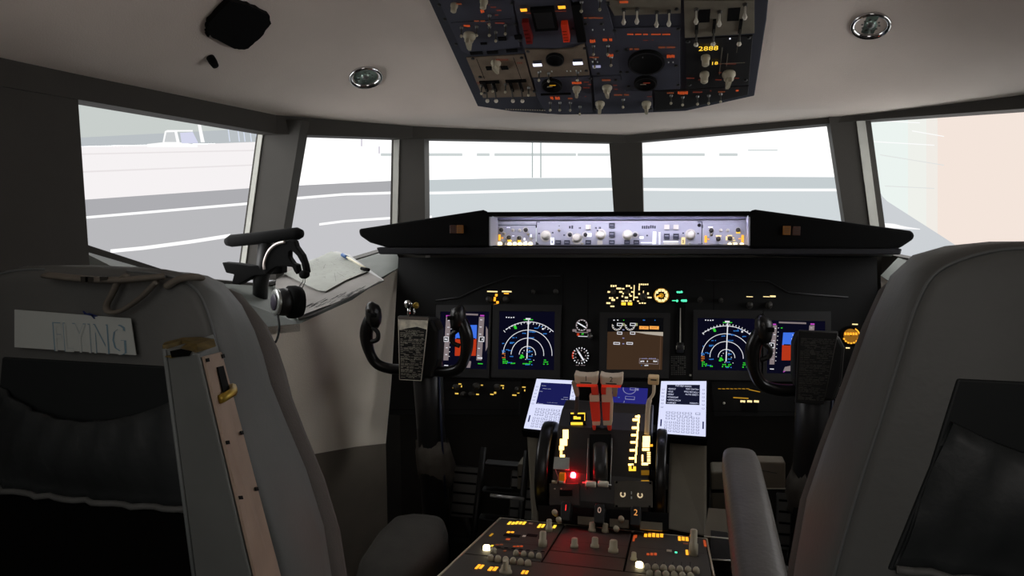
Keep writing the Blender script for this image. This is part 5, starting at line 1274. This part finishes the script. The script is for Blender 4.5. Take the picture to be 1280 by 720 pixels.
b = MB(); b.tube([on(.165, .2, .006), on(.150, .55, .012), on(.135, .85, .006)], .005, M_brass, 8); lr(b).build('brass_catch', LS)
b = MB(); P = [yhit(203, 432, ya+.004), yhit(205, 428, ya+.02), yhit(228, 427, ya+.04), yhit(246, 430, ya+.02), yhit(248, 440, ya+.002), yhit(214, 448, ya-.003), yhit(204, 446, ya-.003)]
b.slab(P, (0, .03, 0), mat('worn_brass_cap', (112, 96, 52), .6, .2, noise=.4, nscale=60)); b.slab([yhit(x, y, ya-.0035) for x, y in ((212, 439), (226, 436), (240, 439), (236, 445), (214, 447))], (0, .001, 0), M_matte)
lr(b).build('armrest_end_cap', LS, bevel=.002)
b = MB(); b.tube([A0+Vector((0, -.001, 0)), A1+Vector((0, -.001, 0))], .0022, mat('piping_pale', (128, 134, 134), .5), 6); lr(b).build('armrest_edge', LS)
# small amber tag low on the inner side
p = yhit(406, 672, .86); 

RS = seat('pilot_seat', 'grey padded seat at the right edge with its armrest lowered beside the pedestal', .50, .66, .045, False)
# lowered armrest of the right seat
b = MB()
def armring(y, w, zt, h, x):
    return [(x+w*(abs(math.cos(a))**.6)*(1 if math.cos(a) > 0 else -1), y, zt-h/2+h/2*(abs(math.sin(a))**.6)*(1 if math.sin(a) > 0 else -1)) for a in [2*PI*k/20 for k in range(20)]]
b.loft([armring(.72, .028, .70, .05, .262), armring(.74, .034, .705, .06, .262), armring(.95, .035, .725, .06, .262), armring(1.15, .0345, .74, .058, .265), armring(1.32, .0335, .745, .055, .268), armring(1.365, .031, .742, .048, .269), armring(1.385, .022, .735, .03, .269)], mat('armrest_leather', (92, 88, 84), .45, noise=.12, nscale=14, bump=.3, bscale=120), True)
rel(b, (.50, .66, 0)).build('lowered_armrest', RS)
b = MB(); b.tube([(.29, .72, .67), (.27, .80, .67), (.268, 1.0, .69)], .012, M_steel, 10); rel(b, (.50, .66, 0)).build('armrest_bracket', RS)

# ================================================================ LEFT SIDE: HEADSET, HANDLE, CHARTS
hy = 1.66
def hp(px, py, y=hy): return yhit(px, py, y)
o_ = hp(330, 300); t = thing('window_handle', 'black grab rod and bracket fixed across the left window post', 'handle', o_)
b = MB(); P = [hp(283, 302.5), hp(290, 301), hp(330, 297), (hp(372, 292)), hp(378, 292)]; b.tube(P, [.010, .0165, .0165, .0165, .010], M_matte, 14); rel(b, o_).build('grab_rod', t)
b = MB(); b.slab([hp(277, 328), hp(295, 329.5), hp(312, 332), hp(352, 330), hp(352, 342), hp(318, 345), hp(298, 356), hp(289, 355), hp(292, 343), hp(282, 341)], (0, .03, 0), M_matte); rel(b, o_).build('bracket', t, bevel=.003)
b = MB(); b.tube([hp(333, 300, hy+.01), hp(330, 335, hy+.02), hp(326, 352, hy+.03), hp(325, 375, 1.72)], .02, M_black, 12); rel(b, o_).build('stem', t)
o_ = hp(350, 330, 1.63); t = thing('headset', 'black headset hanging from the grab rod with a silver ear cup over the charts', 'headset', o_)
def h2(px, py, y=1.63): return yhit(px, py, y)
b = MB(); outer = [(330, 342), (329, 334), (331, 324), (336, 314), (343, 306), (352, 301.5), (362, 299.5), (368, 301), (370, 308), (378, 319), (382, 331), (384, 341), (381, 343), (378, 338), (376, 329), (371, 320), (364, 313), (361, 315), (361, 322), (366, 329), (371, 331), (373, 341), (370, 343.5), (367, 339), (365, 334), (355, 333), (345, 334), (338, 338), (333, 343)]
b.slab([h2(*p) for p in outer], (0, .022, 0), M_matte); rel(b, o_).build('headband', t, bevel=.003)
b = MB(); b.tube(smooth_pts([h2(330.5, 337, 1.626), h2(330, 329, 1.626), h2(333, 319, 1.626), h2(338, 311, 1.626), h2(346, 305, 1.626), h2(356, 302.5, 1.626)], 4), .0038, mat('headband_steel', (190, 180, 174), .35, .7), 8, flat=.5); rel(b, o_).build('steel_band', t)
b = MB(); p = h2(380.5, 343); b.lathe([(.004, -.012), (.010, -.01), (.0115, 0), (.010, .01), (.004, .012)], M_matte, tuple(p), 'y', 14); rel(b, o_).build('pivot_ball', t)
b = MB()
for dx in (-1.5, 1.5): b.tube([h2(380.5+dx*.6, 345), h2(380+dx, 352), h2(374+dx*2, 362)], .0011, M_steel, 6)
rel(b, o_).build('yoke_wire', t)
c = yhit(359, 377.5, 1.60); ax = Vector((.62, .78, -.08)).normalized()
b = MB(); e1 = ax.cross(Vector((0, 0, 1))).normalized(); e2 = ax.cross(e1)
def cup(prof, m):
    RR = [[c+ax*h+(e1*math.cos(2*PI*k/28)*r+e2*math.sin(2*PI*k/28)*r) for k in range(28)] for r, h in prof]; b.loft(RR, m, True)
cup([(.024, -.030), (.033, -.026), (.035, -.01), (.034, .002)], M_black); cup([(.034, 0), (.041, .004), (.042, .020), (.038, .034), (.030, .036)], M_matte); rel(b, o_).build('ear_cup', t)
b = MB(); RR = [[c+ax*h+(e1*math.cos(2*PI*k/28)*r+e2*math.sin(2*PI*k/28)*r) for k in range(28)] for r, h in ((.0325, -.024), (.034, -.030), (.028, -.034), (.022, -.033))]; b.loft(RR, mat('cup_silver_rim', (170, 172, 168), .3, .6), True)
RR = [[c+ax*h+(e1*math.cos(2*PI*k/24)*r+e2*math.sin(2*PI*k/24)*r) for k in range(24)] for r, h in ((.021, -.034), (.018, -.036), (.003, -.037))]; b.loft(RR, mat('cup_dark_badge', (52, 46, 60), .4), True)
rel(b, o_).build('cup_face', t)
b = MB(); b.tube(smooth_pts([yhit(347, 392, 1.58), yhit(349, 405, 1.50), yhit(348, 418, 1.46), yhit(344, 428, 1.42), yhit(339, 424, 1.40)], 5), .0026, M_matte, 8); rel(b, o_).build('cable', t)
# ledge plane for papers
L1, L2, L3 = Vector((-.673, 2.045, 1.012)), Vector((-.80, 1.65, .893)), Vector((-1.02, 1.88, .958))
ln = (L2-L1).cross(L3-L1).normalized()
if ln.z < 0: ln = -ln
LP = Plane(L2+ln*.004, Vector((.3, .95, 0)) - ln*Vector((.3, .95, 0)).dot(ln), ln.cross((Vector((.3, .95, 0)) - ln*Vector((.3, .95, 0)).dot(ln))))
def sheet(name, label, cat, pts, h, m, th=.0015, curl=None, marks=None, group=None):
    """a sheet whose outline is given on the ledge surface"""
    c = LP.hit(sum(p[0] for p in pts)/len(pts), sum(p[1] for p in pts)/len(pts), h); P = Plane(c, LP.ex, LP.ey)
    t = thing(name, label, cat, P, group)
    b = MB(); q = [P.uv(*p) for p in pts]; b.prism(q, -th, 0, m); b.build('paper' if 'paper' in name or 'chart' in name else 'board', t)
    if marks:
        b = MB(); marks(b, P); b.build('chart_lines', t)
    return t, P
sheet('clipboard', 'grey clipboard lying under the charts on the ledge, pale clip at its far edge', 'clipboard', [(392, 392), (372, 398), (352, 372), (345, 340), (420, 314), (436, 318), (480, 350), (440, 369)], .003, mat('clipboard_grey', (150, 150, 146), .5), .004)
def mk(b, P):
    rnd = random.Random(5)
    for k in range(70):
        x = rnd.uniform(360, 455); y = 398-(x-360)*.32-rnd.uniform(2, 9)
        u, v = P.uv(x, y); b.box((u, v, .0006), (rnd.uniform(.006, .03), .0009, .0004), M_ink)
sheet('lower_chart', 'creased lower chart sheet with faint printing, mostly covered by the top chart', 'chart', [(346, 336), (344, 362), (356, 382), (371, 396.5), (390, 389), (420, 378), (452, 364), (478, 349.5), (455, 337), (400, 326)], .008, mat('chart_paper_shade', (142, 138, 134), .9, noise=.08, nscale=20), .001, marks=mk)
def mk2(b, P):
    rnd = random.Random(3); D = Draw(P, b, .0004)
    for k in range(80):
        x = rnd.uniform(372, 448); t_ = (x-360)/90; y = rnd.uniform(322+6*abs(t_-.5), 350-4*t_)
        a = rnd.uniform(-60, 60); l = rnd.uniform(2, 7)
        D.line((x, y), (x+l*math.cos(rad(a)), y+l*.5*math.sin(rad(a))), .45, M_ink)
    D.arc((420, 338), 4, 20, 200, .5, M_ink); D.line((418, 341), (420, 352), .6, M_ink); D.line((421, 341), (430, 346), .6, M_ink); D.line((407, 330), (404, 336), .6, M_ink)
sheet('top_chart', 'white top chart sheet with thin line drawings under the clip', 'chart', [(355, 342), (372, 334), (414, 314), (437, 322), (462, 338), (432, 350), (407, 364), (398, 363), (385, 357)], .013, M_paper, .001, marks=mk2)
P = Plane(LP.hit(445, 328, .018), LP.ex, LP.ey); t = thing('clipboard_clip', 'pale metal clip bar with dark ends holding the charts', 'clip', P)
def cl(px, py, h=0): u, v = P.uv(px, py, h); return (u, v, h)
b = MB(); b.tube([cl(431, 320, .004), cl(460, 337, .004)], .0035, mat('clip_pale', (210, 204, 180), .4), 8); b.build('clip_bar', t)
b = MB(); b.tube([cl(428, 318.5, .003), cl(434, 322, .003)], .006, mat('clip_blue', (44, 92, 150), .4), 8); b.build('blue_end', t)
b = MB(); b.tube([cl(452, 335.5, .002), cl(461, 337.5, .003)], .0055, M_matte, 8); b.build('black_end', t)

# ================================================================ FOOTWELL
def box_thing(name, label, cat, part, P8, m, bev=.003):
    c = sum((Vector(p) for p in P8), Vector())/len(P8); t = thing(name, label, cat, c); b = MB(); b.hull8(P8, m); rel(b, c).build(part, t, bevel=bev); return t
def rudder(label, cx):
    O = (cx, 2.1, .12); t = thing('rudder_pedals', label, 'pedals', O)
    for s in (-1, 1):
        b = MB(); b.hull8([(s*.095+i*.045, -.02+k*.015+(.05 if j > 0 else 0), .16+j*.075) for i in (-1, 1) for j in (-1, 1) for k in (0, 1)], M_steel)
        b.build('pedal_plate', t, bevel=.005)
        b = MB()
        for q in range(5): b.box((s*.095, -.026+.05*(.12+.19*q), .10+.03*q), (.078, .004, .005), M_matte)
        b.build('tread_bar', t)
        b = MB(); b.tube([(s*.095, .0, .09), (s*.095, .10, -.10)], .010, M_steel, 8); b.build('pedal_arm', t)
    b = MB(); b.tube([(-.17, .04, -.02), (.17, .04, -.02)], .010, M_steel, 8); b.build('cross_bar', t)
rudder('dull metal rudder pedals deep in the dark left footwell', -.40); rudder('dull metal rudder pedals deep in the dark right footwell', .40)
t = thing('foot_rest', 'black ladder-like foot rest with a bright bar left of the control stand', 'foot rest', (-.27, 1.75, .30))
b = MB()
for x in (-.10, .025): b.tube([(x, -.02, -.06), (x, .12, .22)], .009, M_black, 8)
b.build('side_rail', t)
for k in range(4):
    b = MB(); b.box((-.038, .02+.035*k, -.02+.065*k), (.115, .035, .008), M_black); b.build('rung', t, bevel=.002)
b = MB(); p0, p1 = yhit(613, 619, 1.72), yhit(655, 624, 1.72); b.tube([p0, p1], .0045, mat('bar_pale_steel', (190, 190, 190), .35, .5), 8); rel(b, (-.27, 1.75, .30)).build('bright_bar', t)
P = [yhit(647, 580, 1.85), yhit(660, 580, 1.85), yhit(660, 612, 1.85), yhit(646, 612, 1.85)]
t = thing('duct_box', 'beige ribbed box against the left side of the control stand', 'box', P[0]); b = MB(); b.slab(P, (0, .06, 0), M_stand); rel(b, P[0]).build('box_body', t, bevel=.004)
b = MB(); b.slab([yhit(648, 595, 1.848), yhit(660, 595, 1.848), yhit(660, 597, 1.848), yhit(648, 597, 1.848)], (0, .002, 0), M_matte); rel(b, P[0]).build('rib', t)
P = [yhit(889, 590, 1.85), yhit(916, 590, 1.85), yhit(916, 642, 1.85), yhit(889, 640, 1.85)]
t = thing('duct_box', 'beige ribbed box between the control stand and the lowered armrest', 'box', P[0]); b = MB(); b.slab(P, (0, .08, 0), M_stand); rel(b, P[0]).build('box_body', t, bevel=.006)
b = MB(); b.slab([yhit(889, 612, 1.847), yhit(916, 612, 1.847), yhit(916, 616, 1.847), yhit(889, 616, 1.847)], (0, .003, 0), M_matte); rel(b, P[0]).build('rib', t)
P = [yhit(944, 577, 1.9), yhit(982, 578, 1.9), yhit(982, 611, 1.9), yhit(950, 611, 1.9)]
t = thing('manual_folder', 'pale folder standing behind the lowered armrest', 'folder', P[0]); b = MB(); b.slab(P, (0, .05, 0), mat('folder_beige', (128, 118, 104), .8, noise=.15, nscale=12)); rel(b, P[0]).build('folder_cover', t, bevel=.004)
b = MB(); b.tube([P[0]+Vector((.005, -.003, -.02)), P[1]+Vector((-.02, -.003, -.03))], .001, M_knobd, 5); b.tube([P[3]+Vector((0, -.003, .002)), P[2]+Vector((0, -.003, .002))], .002, M_knobw, 5); rel(b, P[0]).build('folder_edge', t)
for k, (q, lab) in enumerate(((((887, 647), (914, 649), (914, 673), (880, 670)), 'upper grey tray with a pale front edge right of the pedestal'), (((890, 676), (914, 679), (914, 700), (888, 699)), 'lower grey tray with a pale front edge right of the pedestal'))):
    P = [yhit(x, y, 1.52-.04*k) for x, y in q]; P[0].y += .05; P[1].y += .05
    t = thing('tray', lab, 'tray', P[3]); b = MB(); b.slab(P, (0, .02, -.03), M_dark if k else M_stand); rel(b, P[3]).build('tray_body', t)
    b = MB(); b.tube([P[3]+Vector((0, -.002, 0)), P[2]+Vector((0, -.002, 0))], .0016, M_knobw, 6); rel(b, P[3]).build('tray_edge', t)
# tan strip along the left of the pedestal
P = [zhit(596, 682, .50), zhit(602, 686, .50), zhit(566, 728, .50), zhit(548, 728, .50)]
t = thing('seat_rail_cover', 'brass strip beside the left edge of the pedestal', 'strip', P[0]); b = MB(); b.slab(P, (0, 0, -.46), mat('brass_strip', (150, 120, 50), .5, noise=.2, nscale=20)); rel(b, P[0]).build('cover_body', t)

# pieces of parts go one level deeper
def under(thing_, parent_name, *kids):
    ch = list(thing_.children); base = lambda o: o.name.split('.')[0]
    ps = [o for o in ch if base(o) == parent_name]
    for k in kids:
        ks = [o for o in ch if base(o) == k]
        for i, o in enumerate(ks): o.parent = ps[min(i*len(ps)//max(1, len(ks)), len(ps)-1)]
for o in list(S.objects):
    if o.parent is not None or o.type != 'EMPTY': continue
    n0 = o.name.split('.')[0]
    if n0 == 'control_yoke': under(o, 'wheel_horn', 'grip_head', 'trim_switch', 'trigger'); under(o, 'checklist_board', 'checklist_lettering', 'chrome_clip', 'clip_screw'); under(o, 'column', 'column_boot', 'cable')
    if n0 == 'pilot_seat': under(o, 'sticker', 'sticker_lettering'); under(o, 'map_pocket', 'pocket_hem'); under(o, 'raised_armrest', 'armrest_strip', 'strip_slot', 'brass_catch', 'armrest_end_cap', 'armrest_edge'); under(o, 'back_shell', 'piping'); under(o, 'harness_band', 'band_slot'); under(o, 'lowered_armrest', 'armrest_bracket')
    if n0 == 'headset': under(o, 'headband', 'steel_band', 'pivot_ball', 'yoke_wire'); under(o, 'ear_cup', 'cup_face')
    if n0 == 'thrust_lever': under(o, 'handle', 'number_marking', 'red_underside')
    if n0 == 'ceiling_spotlight': under(o, 'lamp_glass', 'bulb')
    if n0 == 'flap_lever': under(o, 'handle', 'handle_marking')
    if n0 == 'throttle_quadrant': under(o, 'cutoff_plate', 'horseshoe_mark', 'plate_lettering'); under(o, 'flap_scale', 'flap_scale_caption')
    if n0 == 'fire_pull': under(o, 'grip', 'numeral')

# ================================================================ LIGHT
w = bpy.data.worlds.new('world'); S.world = w; w.use_nodes = True; w.node_tree.nodes['Background'].inputs[0].default_value = (.02, .022, .025, 1); w.node_tree.nodes['Background'].inputs[1].default_value = .3
def area(name, loc, rot, size, power, col):
    l = bpy.data.lights.new(name, 'AREA'); l.energy = power; l.size = size[0]; l.use_shadow = True; l.shape = 'RECTANGLE'; l.size_y = size[1]; l.color = col
    o = bpy.data.objects.new(name, l); COL.objects.link(o); o.location = loc; o.rotation_euler = [rad(a) for a in rot]
area('doorway_light', (.1, -.55, 1.5), (75, 0, 0), (.7, .8), 3.2, (1, .93, .88))
for k in range(4):
    a = gp(626+78*k, 270); c = gp(626+78*(k+1)-6, 270)
    l = area('hood_strip_light', ((a.x+c.x)/2, GY+.018, a.z+.003), (50, 0, 0), (c.x-a.x, .008), .30, (.84, .83, 1))
